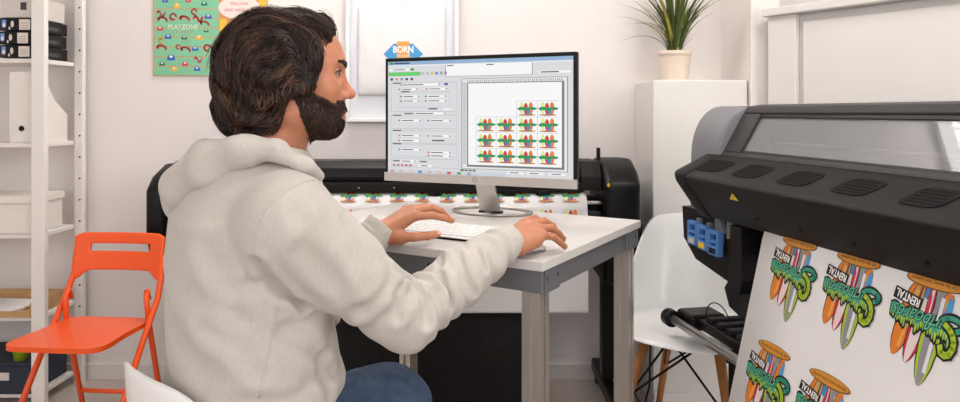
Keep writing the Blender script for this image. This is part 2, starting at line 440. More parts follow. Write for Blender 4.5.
# ------------------------------------------------------------------ wall poster, framed T-shirt
def poster():
    x0, x1, z0, z1 = (154-CX)/232., (268-CX)/232., 1.305, 1.80
    w, h = x1-x0, z1-z0
    r = empty('wall_poster', (x0, WY-.001, z0), 0, 'green and orange illustrated play poster with small red squiggles on the wall', 'poster')
    MB().box((w/2, -.004, h/2), (w, .006, h), .001).build('board', mat('poster_edge', srgb(206, 170, 120), .6), r)
    # planks of the green and the orange field
    g = Print()
    gw = .575
    rows = 12
    for k in range(rows):
        z = k/rows
        xs = [0.012] + sorted(random.uniform(.06, gw-.05) for _ in range(2)) + [gw]
        for a, c in zip(xs, xs[1:]):
            s_ = random.uniform(.96, 1.04)
            g.poly(rect(a+.001, z+.006, c-.001, z+1/rows-.004), tuple(s_*q for q in srgb(132, 200, 160)))
    for k in range(rows):
        z = k/rows; s_ = random.uniform(.94, 1.05)
        g.poly(rect(gw+.004, z+.006, .985, z+1/rows-.004), tuple(s_*q for q in srgb(226, 150, 92)))
    red, pink, blue, yel, wht, dkg = srgb(214, 58, 88), srgb(224, 120, 140), srgb(60, 100, 190), srgb(240, 190, 60), srgb(238, 236, 232), srgb(40, 120, 90)
    # squiggles in the photograph's pixel columns/rows (154..268, 0..76)
    U = lambda px, py: ((px-154)/114., ((HC-(py-HY)/232.)-z0)/h)
    def squig(px, py, s_, c, kind):
        cx, cy = U(px, py); q = []
        for i in range(9):
            t = i/8
            if kind == 0: q.append((cx+s_*(t-.5)*1.6, cy+s_*math.sin(t*7)*.5))
            elif kind == 1: a = t*5.2; q.append((cx+s_*.6*math.cos(a), cy+s_*.6*math.sin(a)))
            else: a = t*4; q.append((cx+s_*(.7*math.cos(a)-.2*t), cy+s_*(.5*math.sin(a)+t*.6-.3)))
        g.polys(stroke(q, s_*.34), c, 2)
    def blob(px, py, s_, c):
        cx, cy = U(px, py)
        g.poly([(cx-s_, cy-s_*.6), (cx+s_, cy-s_*.6), (cx+s_*.9, cy+s_*.2), (cx+s_*.4, cy+s_*.75), (cx-s_*.4, cy+s_*.75), (cx-s_*.9, cy+s_*.2)], c, 2)
        g.poly(ellipse(cx, cy+s_*.3, s_*.4, s_*.3, n=8), wht, 3)
    for a in [(162, 14, .05, pink, 0), (164, 20, .05, red, 2), (174, 17, .045, red, 1), (186, 19, .05, red, 2), (195, 12, .04, red, 1), (199, 19, .05, red, 0), (206, 24, .045, red, 2),
              (163, 48, .05, red, 2), (179, 47, .03, red, 1), (187, 50, .05, red, 2), (208, 48, .045, red, 1), (199, 60, .045, pink, 0), (162, 41, .035, yel, 1)]: squig(*a)
    for a in [(209, 17, .03, blue), (161, 29, .028, red), (169, 37, .03, blue), (185, 38, .025, dkg), (200, 38, .032, yel), (196, 49, .028, blue), (172, 58, .036, blue),
              (163, 64, .026, dkg), (186, 64, .028, red), (175, 69, .028, yel), (198, 69, .028, blue), (178, 6, .03, yel), (205, 4, .028, dkg), (207, 31, .022, dkg), (166, 1, .026, blue), (189, 1, .025, red)]: blob(*a)
    cx, cy = U(184, 27); g.text('PLAYZONE', cx, cy, .26, srgb(226, 240, 226), 3, hscale=1.1*w/h)
    cx, cy = U(185, 32); g.text('for children', cx, cy, .15, srgb(200, 110, 120), 3, hscale=w/h)
    cx, cy = U(240, 8); g.poly(ellipse(cx, cy, .185, .1), srgb(240, 226, 220), 2)
    g.text('WELCOME!', cx, cy+.035, .16, red, 3, hscale=w/h); g.text('AND HAVE FUN', cx, cy-.02, .26, red, 3, hscale=w/h)
    cx, cy = U(224, 40); g.poly(rect(cx-.03, cy-.3, cx+.03, cy+.18), srgb(240, 196, 70), 1)
    cx, cy = U(263, 6); g.poly(rect(cx-.03, cy-.12, cx+.03, cy+.14), srgb(244, 196, 70), 2)
    g.build('printed_picture', lambda x, y, o: Vector((x*w, -.0072-o, y*h)), M_print, r, step=.0002)
poster()

def shirt_frame():
    x0, x1, z0, z1 = (347-CX)/232., (459-CX)/232., 1.15-10/232., 1.88
    w, h = x1-x0, z1-z0
    r = empty('shadow_box', (x0, WY-.001, z0), 0, 'white shallow box frame on the wall holding a T-shirt', 'picture')
    MB().box((w/2, -.004, h/2), (w-.01, .006, h-.01)).build('backing_board', mat('frame_backing', srgb(226, 226, 232), .6), r)
    t = .016
    for c, d in (((w/2, -.017, t/2), (w, .032, t)), ((w/2, -.017, h-t/2), (w, .032, t)), ((t/2, -.017, h/2), (t, .032, h-2*t)), ((w-t/2, -.017, h/2), (t, .032, h-2*t))):
        MB().box(c, d, .003).build('frame_bar', M_white, r)
    # folded shirt inside the frame
    s = empty('tshirt', (x0+.05, WY-.008, z0+.115), 0, 'folded white T-shirt with a blue and orange BORN badge in the wall frame', 'shirt')
    sw, sh = .375, .385
    def fn(u, v):
        x = u*sw; z = v*sh
        bulge = .011*(1-abs(2*u-1)**6)*(1-abs(2*v-1)**8)
        if v > .8: z -= .035*math.exp(-((u-.5)/.2)**2)*(v-.8)/.2
        return Vector((x, -.004-bulge-.0015*math.sin(u*17+v*5)*math.sin(v*9), z))
    cloth = MB().grid(fn, 28, 28).build('shirt_cloth', M_cotton, s, smooth=True)
    solid(cloth, .003, 1)
    nk = [fn(.22+.56*k/16, 1)+Vector((0, -.002, -.002-.022*math.sin(math.pi*k/16))) for k in range(17)]
    MB().tube(nk, .0055, 8).build('collar', M_cotton, s, smooth=True)
    pr = Print(); bx, bz = (404-CX)/232.-(x0+.05), (1.15+62/232.)-(z0+.115)
    blue, org = srgb(74, 160, 220), srgb(246, 170, 80)
    B = lambda x, y: (bx+x, bz+y)
    pr.poly([B(-.085, -.02), B(-.04, .025), B(.04, .025), B(.085, -.02), B(.04, -.06), B(-.04, -.06)], blue, 0)
    pr.poly([B(-.028, -.06), B(.03, -.06), B(.026, .034), B(-.026, .034)], org, 1)
    pr.text('BORN', bx, bz, .085, srgb(250, 248, 244), 2, hscale=1.2, bold=.0012)
    pr.text('to surf', bx, bz-.025, .05, srgb(250, 248, 244), 2)
    pr.build('badge_print', lambda x, y, o: Vector((x, fn(min(1, max(0, x/sw)), min(1, max(0, y/sh))).y-.004-o, y)), M_print, s)
shirt_frame()

# ------------------------------------------------------------------ printed surfboard motif
TEAL, LIME, DK = srgb(64, 168, 140), srgb(176, 206, 50), srgb(30, 28, 30)
def motif(p, tf, full=True):
    """hanging surfboard fan under an orange oval, script across; unit width, top at y=.1, down to y=-1.3"""
    org, red, gryc, tan, blu, brn = srgb(232, 130, 40), srgb(206, 44, 76), srgb(150, 148, 156), srgb(206, 160, 104), srgb(60, 140, 200), srgb(92, 72, 60)
    if not full:
        p.poly(ellipse(-.28, .05, .13, .42, n=10), srgb(226, 240, 150), 0, tf).poly(ellipse(-.05, .0, .12, .4, n=10), red, 1, tf)
        p.poly(ellipse(.22, .02, .13, .44, n=10), org, 0, tf).poly(ellipse(.08, -.2, .1, .26, n=8), blu, 2, tf)
        p.poly([(-.55, .02), (-.3, .14), (.0, .06), (.3, .12), (.6, .04), (.45, -.1), (.2, -.06), (.0, -.16), (-.25, -.08), (-.4, -.14)], srgb(30, 150, 96), 3, tf)
        p.poly(ellipse(0, -.42, .5, .06, n=10), srgb(190, 120, 60), 3, tf)
        return
    def board(x0, y0, x1, y1, w, c, edge=None, stripe=None, layer=1):
        q, e = [], []
        dx, dy = x1-x0, y1-y0; l = math.hypot(dx, dy); ux, uy = dx/l, dy/l; nx, ny = -uy, ux
        prof = [(0, .55), (.12, .8), (.3, 1), (.6, 1), (.8, .82), (.93, .5), (1, .12)]
        def out(k):
            return [(x0+ux*t*l+nx*w*s_*k/2, y0+uy*t*l+ny*w*s_*k/2) for t, s_ in prof] + [(x0+ux*t*l-nx*w*s_*k/2, y0+uy*t*l-ny*w*s_*k/2) for t, s_ in prof[::-1]]
        p.poly(out(1.16), DK, layer, tf)
        if edge: p.poly(out(1.0), edge, layer+.3, tf); p.poly(out(.66), c, layer+.5, tf)
        else: p.poly(out(1.0), c, layer+.3, tf)
        if stripe: p.polys(stroke([(x0+ux*.1*l+nx*w*.15, y0+uy*.1*l+ny*w*.15), (x0+ux*.85*l+nx*w*.15, y0+uy*.85*l+ny*w*.15)], w*.2), stripe, layer+.6, tf)
    board(-.20, -.03, -.42, -1.08, .25, org, None, srgb(240, 168, 90), 1)
    board(.02, -.02, -.20, -1.12, .24, srgb(238, 222, 220), red, None, 2)
    board(.18, -.02, .06, -1.32, .28, gryc, LIME, srgb(232, 232, 236), 3)
    board(-.14, .0, -.26, -.66, .17, tan, None, brn, 4)
    board(.05, .0, .0, -.62, .1, red, None, srgb(230, 220, 220), 5)
    board(.30, -.05, .18, -.62, .15, org, None, srgb(70, 150, 214), 4)
    p.poly([(-.06, .02), (.03, .02), (.0, -.24), (-.08, -.2)], blu, 7, tf)
    p.poly([(.27, -.22), (.37, -.1), (.36, -.3), (.24, -.42)], srgb(80, 160, 220), 7, tf)
    # oval banner with a line of writing
    p.poly(ellipse(.02, .03, .45, .095, -.0, 24), srgb(120, 74, 30), 8, tf).poly(ellipse(.02, .035, .425, .08, 0, 24), srgb(216, 146, 52), 9, tf)
    p.text('ride the waves, love summer', .02, .03, .74, srgb(70, 44, 24), 10, ang=math.pi, tf=tf, hscale=1.3)
    # dripping script band
    N = 26
    for lay, grow, cols in ((11, .035, (DK, DK)), (12, 0, (TEAL, LIME))):
        for k in range(N):
            t0, t1 = k/N, (k+1)/N
            xa, xb = -.58+t0*1.02, -.58+t1*1.02
            top = lambda t: -.40-.10*t+.035*math.sin(t*25)
            d = [.10, .2, .13, .22, .12, .17, .25, .12, .16, .2, .1, .23, .14][k % 13]*(1.05-.2*t0)
            ya, yb = top(t0)+grow, top(t1)+grow
            yl = top(t0)-.13-d*.45-grow
            mid = (ya*.5+yl*.5)
            p.poly([(xa-grow*.5, ya), (xb+grow*.5, yb), (xb+grow*.5, mid), (xa-grow*.5, mid)], cols[0], lay, tf)
            p.poly([(xa-grow*.5, mid), (xb+grow*.5, mid), (xb-.006+grow*.5, yl+.03), ((xa+xb)/2, yl), (xa+.006-grow*.5, yl+.03)], cols[1] if k % 2 else tuple((a+c)/2 for a, c in zip(*cols)), lay, tf)
    p.text('urfboards', -.12, -.50, .86, DK, 13, ang=math.pi, shear=.3, tf=tf, hscale=1.5, bold=.012)
    p.text('urfboards', -.12, -.50, .86, srgb(96, 196, 158), 14, ang=math.pi, shear=.3, tf=tf, hscale=1.5)
    # big initial: a hook at the right end
    S = [(.40+.15*math.cos(a), -.43+.085*math.sin(a)) for a in [2.9-.3*k for k in range(14)]]
    S2 = [(.30, -.46), (.37, -.50), (.43, -.56), (.465, -.64), (.465, -.72), (.43, -.79), (.37, -.82), (.31, -.80), (.285, -.74)]
    for w, c, l in ((.125, DK, 15), (.07, TEAL, 16)): p.polys(stroke(S, w), c, l, tf)
    for w, c, l in ((.135, DK, 15.2), (.075, LIME, 16.2)): p.polys(stroke(S2, w), c, l, tf)
    # name tag
    a = -.16
    R = lambda x, y: (-.33+x*math.cos(a)-y*math.sin(a), -.27+x*math.sin(a)+y*math.cos(a))
    p.poly([R(*q) for q in rect(-.235, -.075, .235, .075)], DK, 17, tf)
    p.text('RENTAL', -.33, -.27, .4, srgb(244, 242, 240), 18, ang=math.pi+a, tf=tf, hscale=1.25, bold=.004)

# ------------------------------------------------------------------ big printer on the right
PO = Vector((.589, 2.0, 0)); PU = Vector((.1836, -.983, 0)); PV = Vector((.983, .1836, 0))
def W2(u, v, z): return PO+PU*u+PV*v+Vector((0, 0, z))
def Lp(x, y, t): return Vector((t, x, y))          # local: x along the printer, y to its back, z up
def big_printer():
    # local frame: +x = PU (towards the camera), +y = PV, z up
    r = empty('wide_format_printer', PO, math.atan2(PU.y, PU.x), 'large charcoal wide-format printer with a glass window and printed paper coming out', 'printer')
    UL = 1.55
    # local frame is right-handed?  PU x PV
    sgn = 1 if PU.cross(PV).z > 0 else -1
    L = lambda u, v, z: Vector((u, sgn*v, z))
    def pris(name, poly, a, b, m, bev=.006, par=r, sm=True, lab=None):
        mb = MB().prism(poly, lambda x, y, t: L(t, x, y), a, b)
        bmesh.ops.recalc_face_normals(mb.bm, faces=mb.bm.faces)
        if bev: mb.bevel(bev, 3, .35)
        o = mb.build(name, m, par, label=lab)
        return autosmooth(o, .7)
    lip = [(0, .963), (.004, .95), (.081, .846), (.10, .846), (.13, .90), (.13, 1.022), (.112, 1.025), (.006, .972)]
    pris('front_cover', lip, 0, UL, M_blk2, .003)
    pris('cover_end_cap', [(-.002, .968), (.003, .948), (.078, .842), (.135, .842), (.135, 1.03), (.113, 1.03), (.004, .978)], -.07, -.001, M_blk2, .008)
    # window frame: slanted face from (.112,1.025) to (.195,1.166)
    a = Vector((.112, 1.025)); bq = Vector((.195, 1.166)); d = (bq-a); dn = Vector((d.y, -d.x)).normalized()   # towards the back/down
    def sl(t, k=0): q = a+d*t+dn*k; return (q.x, q.y)
    pris('frame_rail', [sl(.0), sl(.085), sl(.085, .03), sl(0, .03)], .0, UL, M_frame, .002, lab=None)
    pris('frame_rail', [sl(.86), sl(1.0), (.24, 1.172), (.40, 1.172), (.40, 1.14), sl(.86, .035)], .0, UL, M_frame, .005)
    pris('frame_end', [sl(.087), sl(.858), sl(.858, .03), sl(.087, .03)], .0, .088, M_frame, .003)
    pris('glass_seal', [sl(.09, .004), sl(.14, .004), sl(.14, .02), sl(.09, .02)], .09, UL-.01, M_blk, 0, sm=False)
    pris('glass_seal', [sl(.80, .004), sl(.855, .004), sl(.855, .02), sl(.80, .02)], .09, UL-.01, M_blk, 0, sm=False)
    pris('window_glass', [sl(.142, .008), sl(.798, .008), sl(.798, .012), sl(.142, .012)], .089, UL-.02, M_glass, 0, sm=False, lab='smoked glass window')
    # inside
    pris('inner_back', [(.34, .99), (.36, .99), (.36, 1.135), (.34, 1.135)], .09, UL, M_frame, 0, sm=False)
    pris('inner_floor', [(.15, .96), (.345, .96), (.345, .985), (.15, .985)], .09, UL, M_blk, 0, sm=False)
    MB().cyl(L(.09, .22, 1.06), L(UL-.02, .22, 1.06), .008).build('carriage_rail', M_chrome, r, smooth=True)
    cr = MB().box(L(.98, .23, 1.03), (.16, .09, .075), .008).build('print_carriage', M_blk, r)
    # rounded grey end housing behind the window's end
    prof = [(.10, .85), (.103, 1.017)]
    prof += [(.103+.10*(1-math.cos(t)), 1.017+.151*math.sin(t)) for t in [k*math.pi/2/8 for k in range(1, 9)]]
    prof += [(.40, 1.168), (.44, 1.13), (.45, 1.0), (.45, .85)]
    pris('end_housing', prof, -.17, -.002, M_gry, .012, lab='rounded mid-grey end housing')
    pris('back_cover', [(.363, .80), (.45, .80), (.45, 1.10), (.405, 1.138), (.363, 1.138)], .0, UL, M_blk2, .004)
    pris('platen_body', [(.16, .74), (.36, .74), (.36, .955), (.16, .955)], .0, UL, M_blk, .004)
    pris('end_housing', [(.09, .74), (.45, .74), (.45, 1.16), (.24, 1.168), (.14, 1.03)], UL+.002, UL+.2, M_gry, .012)
    # vent patches on the sloping front cover
    n2 = Vector((-(1.025-.972), .106)).normalized()
    def top_pt(u, s_, k=.0006): return L(u, .006+s_*.106+n2.x*k, .972+s_*.053+n2.y*k)
    for px0, px1 in ((700, 730), (738, 769), (783, 819), (838, 881), (907, 958)):
        def u_of(px, v=.06):
            X0, Y0 = (PO+PV*v).x, (PO+PV*v).y; k = (px-CX)/F_PX
            return (k*Y0-X0)/(PU.x-k*PU.y)
        ua, ub = u_of(px0), u_of(px1)
        bm = MB()
        ring = []
        for k in range(28):
            t = 2*math.pi*k/28; c, s_ = math.cos(t), math.sin(t)
            e = lambda q: math.copysign(abs(q)**.45, q)
            ring.append((.5+.42*e(c)+.06*e(s_), .5+.27*e(s_)))
        vs = [bm.bm.verts.new(top_pt(ua+(ub-ua)*x, y)) for x, y in ring]; bm.bm.faces.new(vs)
        ext = bmesh.ops.extrude_face_region(bm.bm, geom=list(bm.bm.faces))
        bmesh.ops.translate(bm.bm, vec=L(0, n2.x*.0012, n2.y*.0012), verts=[g for g in ext['geom'] if isinstance(g, bmesh.types.BMVert)])
        vp = bm.build('vent_patch', M_vent, r)
        # perforation rows
        hb = MB()
        for i in range(9):
            for j in range(5):
                x = .2+.6*i/8+(.03 if j % 2 else 0); y = .32+.36*j/4
                q = top_pt(ua+(ub-ua)*x, y, .0019)
                hb.box(q, ((ub-ua)*.04, .004, .0006), rot=Matrix.Rotation(math.atan2(.053, .106)*sgn, 3, 'X'))
        hb.build('perforations', M_perf, vp, kind='stuff')
    # warning triangle on the front face
    fn_ = Vector((-(.95-.846), -.077)).normalized()
    pr = Print().poly([(-.022, 0), (.022, 0), (.016, .022)], srgb(240, 204, 40), 0).poly([(-.001, .004), (.003, .004), (.008, .013), (.005, .013)], DK, 1)
    pr.build('warning_sticker', lambda x, y, o: L(.225+x, .022-.67*(y)+fn_.x*(.001+o), .925+.9*y+fn_.y*(.001+o)), M_print, r)
    for u in (.28, .45, .62, .8):
        q = L(u, .052+fn_.x*.0006, .885+fn_.y*.0006)
        MB().cyl(q, q+L(0, fn_.x*.003, fn_.y*.003), .004, n=10).build('screw', M_vent, r)
    # lever bay under the left end
    MB().box(L(-.045, .27, .79), (.33, .30, .10), .008).build('lever_bay', M_blk, r)
    poly = [(-.25, .845), (-.24, .745), (-.16, .69), (.06, .66), (.10, .68), (.10, .845)]
    mb = MB().prism([(u, z) for u, z in poly], lambda x, y, t: L(x, t, y), .118, .20)
    mb.build('bay_fascia', M_blk2, r)
    for k in range(3):
        u = -.125+k*.062
        z0 = .742-k*.004; zc = z0+.036
        lv = MB()
        for (uu, zz, du, dz) in ((u-.024, zc, .011, .072), (u+.024, zc, .011, .072), (u, zc+.031, .058, .012), (u, zc-.022, .058, .028), (u, zc+.004, .038, .008)):
            lv.box(L(uu, .095, zz), (du, .02, dz), .003)
        lo = lv.build('lever', M_blue, r, label='blue locking lever')
        MB().box(L(u, .0842, zc-.022), (.034, .0012, .016)).build('lever_label', M_yel if k == 1 else (M_card2 if k == 0 else M_blk), lo)
        MB().box(L(u, .12, zc+.02), (.02, .03, .05), .003).build('lever_stem', M_gry, lo)
    for u in (-.02, .045):
        mb = MB().prism([(0, 0), (.05, .012), (.02, .07), (.0, .06)], lambda x, y, t: L(u+x, t, .79+y), .104, .116)
        mb.build('deflector_fin', M_gry, r)
    mb = MB().prism([(.105, .84), (.16, .84), (.165, .70), (.15, .66), (.16, .60), (.10, .615), (.075, .66), (.10, .69)], lambda x, y, t: L(x, t, y), .08, .15).bevel(.004, 2)
    mb.build('side_bracket', M_blk, r)
    MB().cyl(L(.05, .125, .852), L(UL, .125, .852), .012, n=14).build('exit_roller', M_chrome, r, smooth=True)
    # paper: leaves below the cover, bows forward
    UP0, UP1 = .27, UL-.12
    prof = [(.112, .872), (.100, .875), (.086, .866), (.074, .84), (.0648, .80), (.0487, .73), (.0257, .63), (.0027, .53), (-.018, .44), (-.0364, .36), (-.042, .28), (-.02, .2), (.02, .15), (.05, .13)]
    # resample
    pts = [Vector(q) for q in prof]; seg = [0]
    for q0, q1 in zip(pts, pts[1:]): seg.append(seg[-1]+(q1-q0).length)
    def pp(dist):
        for i in range(len(seg)-1):
            if dist <= seg[i+1] or i == len(seg)-2:
                t = (dist-seg[i])/(seg[i+1]-seg[i])
                def cr_(a0, a1, a2, a3): return .5*((2*a1)+(-a0+a2)*t+(2*a0-5*a1+4*a2-a3)*t*t+(-a0+3*a1-3*a2+a3)*t**3)
                g = lambda j: pts[max(0, min(len(pts)-1, j))]
                return Vector((cr_(g(i-1).x, g(i).x, g(i+1).x, g(i+2).x), cr_(g(i-1).y, g(i).y, g(i+1).y, g(i+2).y)))
    T = seg[-1]
    def surf(u, dist, k=0):
        q = pp(dist); q2 = pp(min(T, dist+.004)); q1 = pp(max(0, dist-.004)); t = (q2-q1).normalized()
        n = Vector((t.y, -t.x))
        if n.x > 0: n = -n
        return L(u, q.x+n.x*k, q.y+n.y*k)
    pa = MB().grid(lambda i, j: surf(UP0+(UP1-UP0)*i, j*T), 6, 60).build('media_sheet', M_paper, r, smooth=True, label='white printed paper web')
    solid(pa, .0006, 0)
    # prints: find the sheet spot behind photo pixels
    def hit(px, py):
        best = None
        for i in range(140):
            dist = i/139*T
            q = pp(dist); u = None
            O = PO+PV*q.x; k = (px-CX)/F_PX
            u = (k*O.y-O.x)/(PU.x-k*PU.y); Y = O.y+PU.y*u
            yy = HY+(HC-q.y)/Y*F_PX
            if best is None or abs(yy-py) < best[0]: best = (abs(yy-py), u, dist)
        return best[1], best[2]
    W = .138
    u1, d1 = hit(801, 239)
    u2, d2 = hit(861, 257); u3, d3 = hit(936, 277)
    u4, d4 = hit(771, 347)
    du = (u3-u1)/2; row = (d1+d2+d3)/3+.013; dd = d4-row+.004
    for j in range(3):
        for i in range(7):
            uc = u1+du*i-(.012 if j else 0); dc = row+dd*j
            if uc+W*.6 > UP1 or dc+W*1.35 > T: continue
            pr = Print()
            sc = W
            motif(pr, lambda x, y: (uc+x*sc, dc-y*sc*.98))
            pr.build('surfboard_print', lambda x, y, o: surf(x, y, .0006+o), M_print, pa, step=.0001)
    # take-up spindle and tray below
    MB().cyl(L(-.18, .05, .50), L(UL-.05, .05, .50), .0135, n=16).build('take_up_spindle', M_chrome, r, smooth=True)
    MB().cyl(L(-.215, .05, .50), L(-.175, .05, .50), .027, n=20).bevel(.006, 2).build('spindle_hub', M_blk, r)
    MB().box(L(.25, .19, .505), (.74, .19, .03), .006).build('lower_tray', M_blk, r)
    for k in range(7):
        MB().box(L(-.06+k*.055, .19, .526), (.03, .17, .016), .004).build('tray_rib', M_blk2, r)
    MB().box(L(-.15, .13, .505), (.10, .12, .05), .012).build('spindle_arm', M_blk, r)
    MB().box(L(.10, .17, .40), (.13, .12, .15), .012).build('take_up_motor', M_blk, r)
    wire = [L(-.03+.07*math.cos(t), .12, .53+.055*math.sin(t)) for t in [k*math.pi/10 for k in range(11)]]
    MB().tube(wire, .0018, 6).build('wire_loop', M_blk, r)
    for u in (.14, UL-.1):
        MB().box(L(u, .28, .43), (.07, .10, .62), .008).build('stand_leg', M_blk2, r)
        MB().box(L(u, .28, .085), (.07, .62, .06), .01).build('stand_foot', M_blk2, r)
        for v in (.02, .54):
            MB().cyl(L(u-.015, v, .03), L(u+.015, v, .03), .029, n=18).build('caster', M_blk, r)
    MB().box(L(.72, .28, .30), (1.3, .05, .06), .006).build('stand_crossbar', M_blk2, r)
big_printer()

# ------------------------------------------------------------------ black printer behind the desk
def back_printer():
    r = empty('plotter_printer', (-.32, 2.7, 0), 0, 'long black plotter printer on a stand behind the desk with a white printed sheet', 'printer')
    X = lambda px, Y=2.62: (px-CX)/F_PX*Y+.32
    Z = lambda py, Y=2.62: HC-(py-HY)/F_PX*Y
    yb = lambda Y: Y-2.7
    def pr_x(name, poly, a, b, m, bev=.006):
        mb = MB().prism(poly, lambda x, y, t: Vector((t, x, y)), a, b)
        bmesh.ops.recalc_face_normals(mb.bm, faces=mb.bm.faces)
        if bev: mb.bevel(bev, 3, .35)
        return autosmooth(mb.build(name, m, r), .7)
    xl, xr = X(172), X(580)
    zt = Z(163)
    # top beam: rounded cover
    pr_x('top_cover', [(yb(2.60), Z(177)), (yb(2.61), Z(168)), (yb(2.65), zt+.006), (yb(2.85), zt), (yb(2.9), zt-.04), (yb(2.9), Z(190)), (yb(2.62), Z(190))], xl, xr, M_blk, .004)
    pr_x('front_bar', [(yb(2.595), Z(182)), (yb(2.595), Z(192)), (yb(2.63), Z(193)), (yb(2.618), Z(182))], xl, xr, M_blk2, .003)
    for px in (207, 250, 310, 360, 395):
        q = Vector((X(px), yb(2.594), Z(187))); MB().cyl(q, q+Vector((0, -.002, 0)), .003, n=8).build('screw', M_chrome, r)
    # end caps
    z0, z1 = Z(222), Z(158)
    cap = [(yb(2.55), Z(250)), (yb(2.55), Z(182)), (yb(2.60), Z(170)), (yb(2.70), zt+.012), (yb(2.88), zt+.006), (yb(2.93), zt-.05), (yb(2.93), Z(285)), (yb(2.60), Z(285))]
    xcap = X(578)
    def cap_fn(name, xa, xb, poly):
        mb = MB().prism(poly, lambda x, y, t: Vector((t, x, y)), xa, xb)
        bmesh.ops.recalc_face_normals(mb.bm, faces=mb.bm.faces); mb.bevel(.022, 4, .5)
        return autosmooth(mb.build(name, M_blk, r), .8)
    cap_fn('end_cap', X(602), X(636, 2.64), cap)
    pr_x('end_shoulder', [(yb(2.60), Z(176)), (yb(2.66), zt+.004), (yb(2.88), zt), (yb(2.88), Z(190)), (yb(2.60), Z(190))], xr+.001, X(601), M_blk2, .004)
    cap_fn('end_cap', X(153), X(171), [(y, (z if z > Z(240) else z+.06)-(.02 if z > Z(200) else 0)) for y, z in cap])
    MB().tube([Vector((X(160), yb(2.56), Z(250))), Vector((X(155), yb(2.545), Z(256))), Vector((X(150), yb(2.545), Z(262)))], .011, 8).build('load_lever', M_blk, r, smooth=True)
    MB().box((X(601), yb(2.68), Z(155)), (.014, .02, .05), .004).build('top_latch', M_blk, r)
    q = Print().poly(ellipse(0, 0, .005, .008, n=10), srgb(230, 200, 40)); q.build('status_sticker', lambda x, y, o: Vector((X(605)+x, yb(2.549)-o, Z(183)+y)), M_print, r)
    # carriage pocket at the right
    MB().box((X(592), yb(2.74), Z(225)), (.06, .16, .18), .004).build('service_bay', M_blk2, r)
    MB().box((X(592, 2.62), yb(2.64), Z(203)), (.075, .03, .012), .003).build('bay_rail', M_chrome, r)
    MB().box((X(592, 2.62), yb(2.64), Z(214)), (.07, .04, .02), .003).build('bay_slide', M_frame, r)
    # platen and sheet
    zpl = Z(193)
    MB().box((X(372), yb(2.75), zpl-.06), (1.5, .22, .09), .004).build('platen', M_blk2, r)
    xs0, xs1 = X(250), X(585)
    # sheet: out of the slot, over a rounded front edge, hanging down
    prof = [(2.70, .853), (2.66, .852), (2.62, .848), (2.585, .835), (2.56, .80), (2.55, .75), (2.545, .68), (2.542, .6), (2.54, .5), (2.54, .40)]
    prof[-1] = (2.54, HC-(313-HY)/F_PX*2.54)
    pts = [Vector(q) for q in prof]; seg = [0]
    for a, b in zip(pts, pts[1:]): seg.append(seg[-1]+(b-a).length)
    def pt(dist):
        for i in range(len(seg)-1):
            if dist <= seg[i+1] or i == len(seg)-2:
                t = (dist-seg[i])/(seg[i+1]-seg[i]); return pts[i].lerp(pts[i+1], t)
    T = seg[-1]
    def sf(x, dist, k=0):
        q = pt(dist); q2 = pt(min(T, dist+.01)); q1 = pt(max(0, dist-.01)); t = (q2-q1).normalized(); n = Vector((t.y, -t.x))
        if n.y < -.01 or (abs(n.y) < .3 and n.x > 0): n = -n
        return Vector((x, yb(q.x)+n.x*k, q.y+n.y*k))
    sh = MB().grid(lambda i, j: sf(xs0+(xs1-xs0)*i, j*T), 4, 60).build('media_sheet', M_paper, r, smooth=True, label='white printed sheet')
    solid(sh, .0006, 0)
    n = 14
    for row, dist in enumerate((.112, .196, .28)):
        for k in range(n):
            px = 570-k*24.5
            if px < 262: continue
            pr = Print(); xc = X(px, 2.6)
            motif(pr, lambda x, y: (xc+x*.062, dist-y*.062), False)
            pr.build('surfboard_print', lambda x, y, o: sf(x, min(T, max(0, y)), .0030+o), M_print, sh, step=.00012)
    # pinch roller clips
    for px in (435, 509, 543):
        c = MB().box((X(px, 2.60), yb(2.592), Z(192)), (.05, .012, .02), .003)
        c.box((X(px, 2.60), yb(2.592), Z(198)), (.034, .012, .03), .003)
        c.build('pinch_clip', M_blk, r)
    # stand
    for px in (205, 611):
        MB().box((X(px, 2.66), yb(2.74), .42), (.05, .07, .62), .006).build('stand_leg', M_blk, r)
        MB().box((X(px, 2.66), yb(2.74), .075), (.05, .48, .05), .008).build('stand_foot', M_blk, r)
        for y in (2.53, 2.95):
            MB().cyl((X(px, 2.66)-.012, yb(y), .026), (X(px, 2.66)+.012, yb(y), .026), .025, n=16).build('caster', M_blk, r)
    MB().box((X(408, 2.66), yb(2.74), .62), (1.53, .05, .075), .006).build('stand_crossbar', M_blk, r)
    # catch basket of dark mesh fabric
    def bk(i, j):
        x = X(212, 2.62)+(X(528, 2.62)-X(212, 2.62))*i
        t = j
        y = 2.57+.30*(1-abs(2*t-1)**2.2*0)*0
        prof_ = [(2.63, .54), (2.56, .43), (2.545, .25), (2.57, .05), (2.72, .025), (2.84, .10), (2.88, .34)]
        s_ = t*(len(prof_)-1); a = int(min(s_, len(prof_)-2)); f = s_-a
        y, z = (prof_[a][k]*(1-f)+prof_[a+1][k]*f for k in (0, 1))
        return Vector((x, yb(y)+.006*math.sin(x*22+z*9), z+.006*math.sin(x*31+t*14)))
    bko = MB().grid(bk, 60, 40).build('catch_basket', M_net, r, smooth=True, label='dark mesh catch basket'); solid(bko, .002, 0)
    MB().tube([bk(i/20, 0) for i in range(21)], .008, 8).build('basket_rod', M_blk, r, smooth=True)
back_printer()

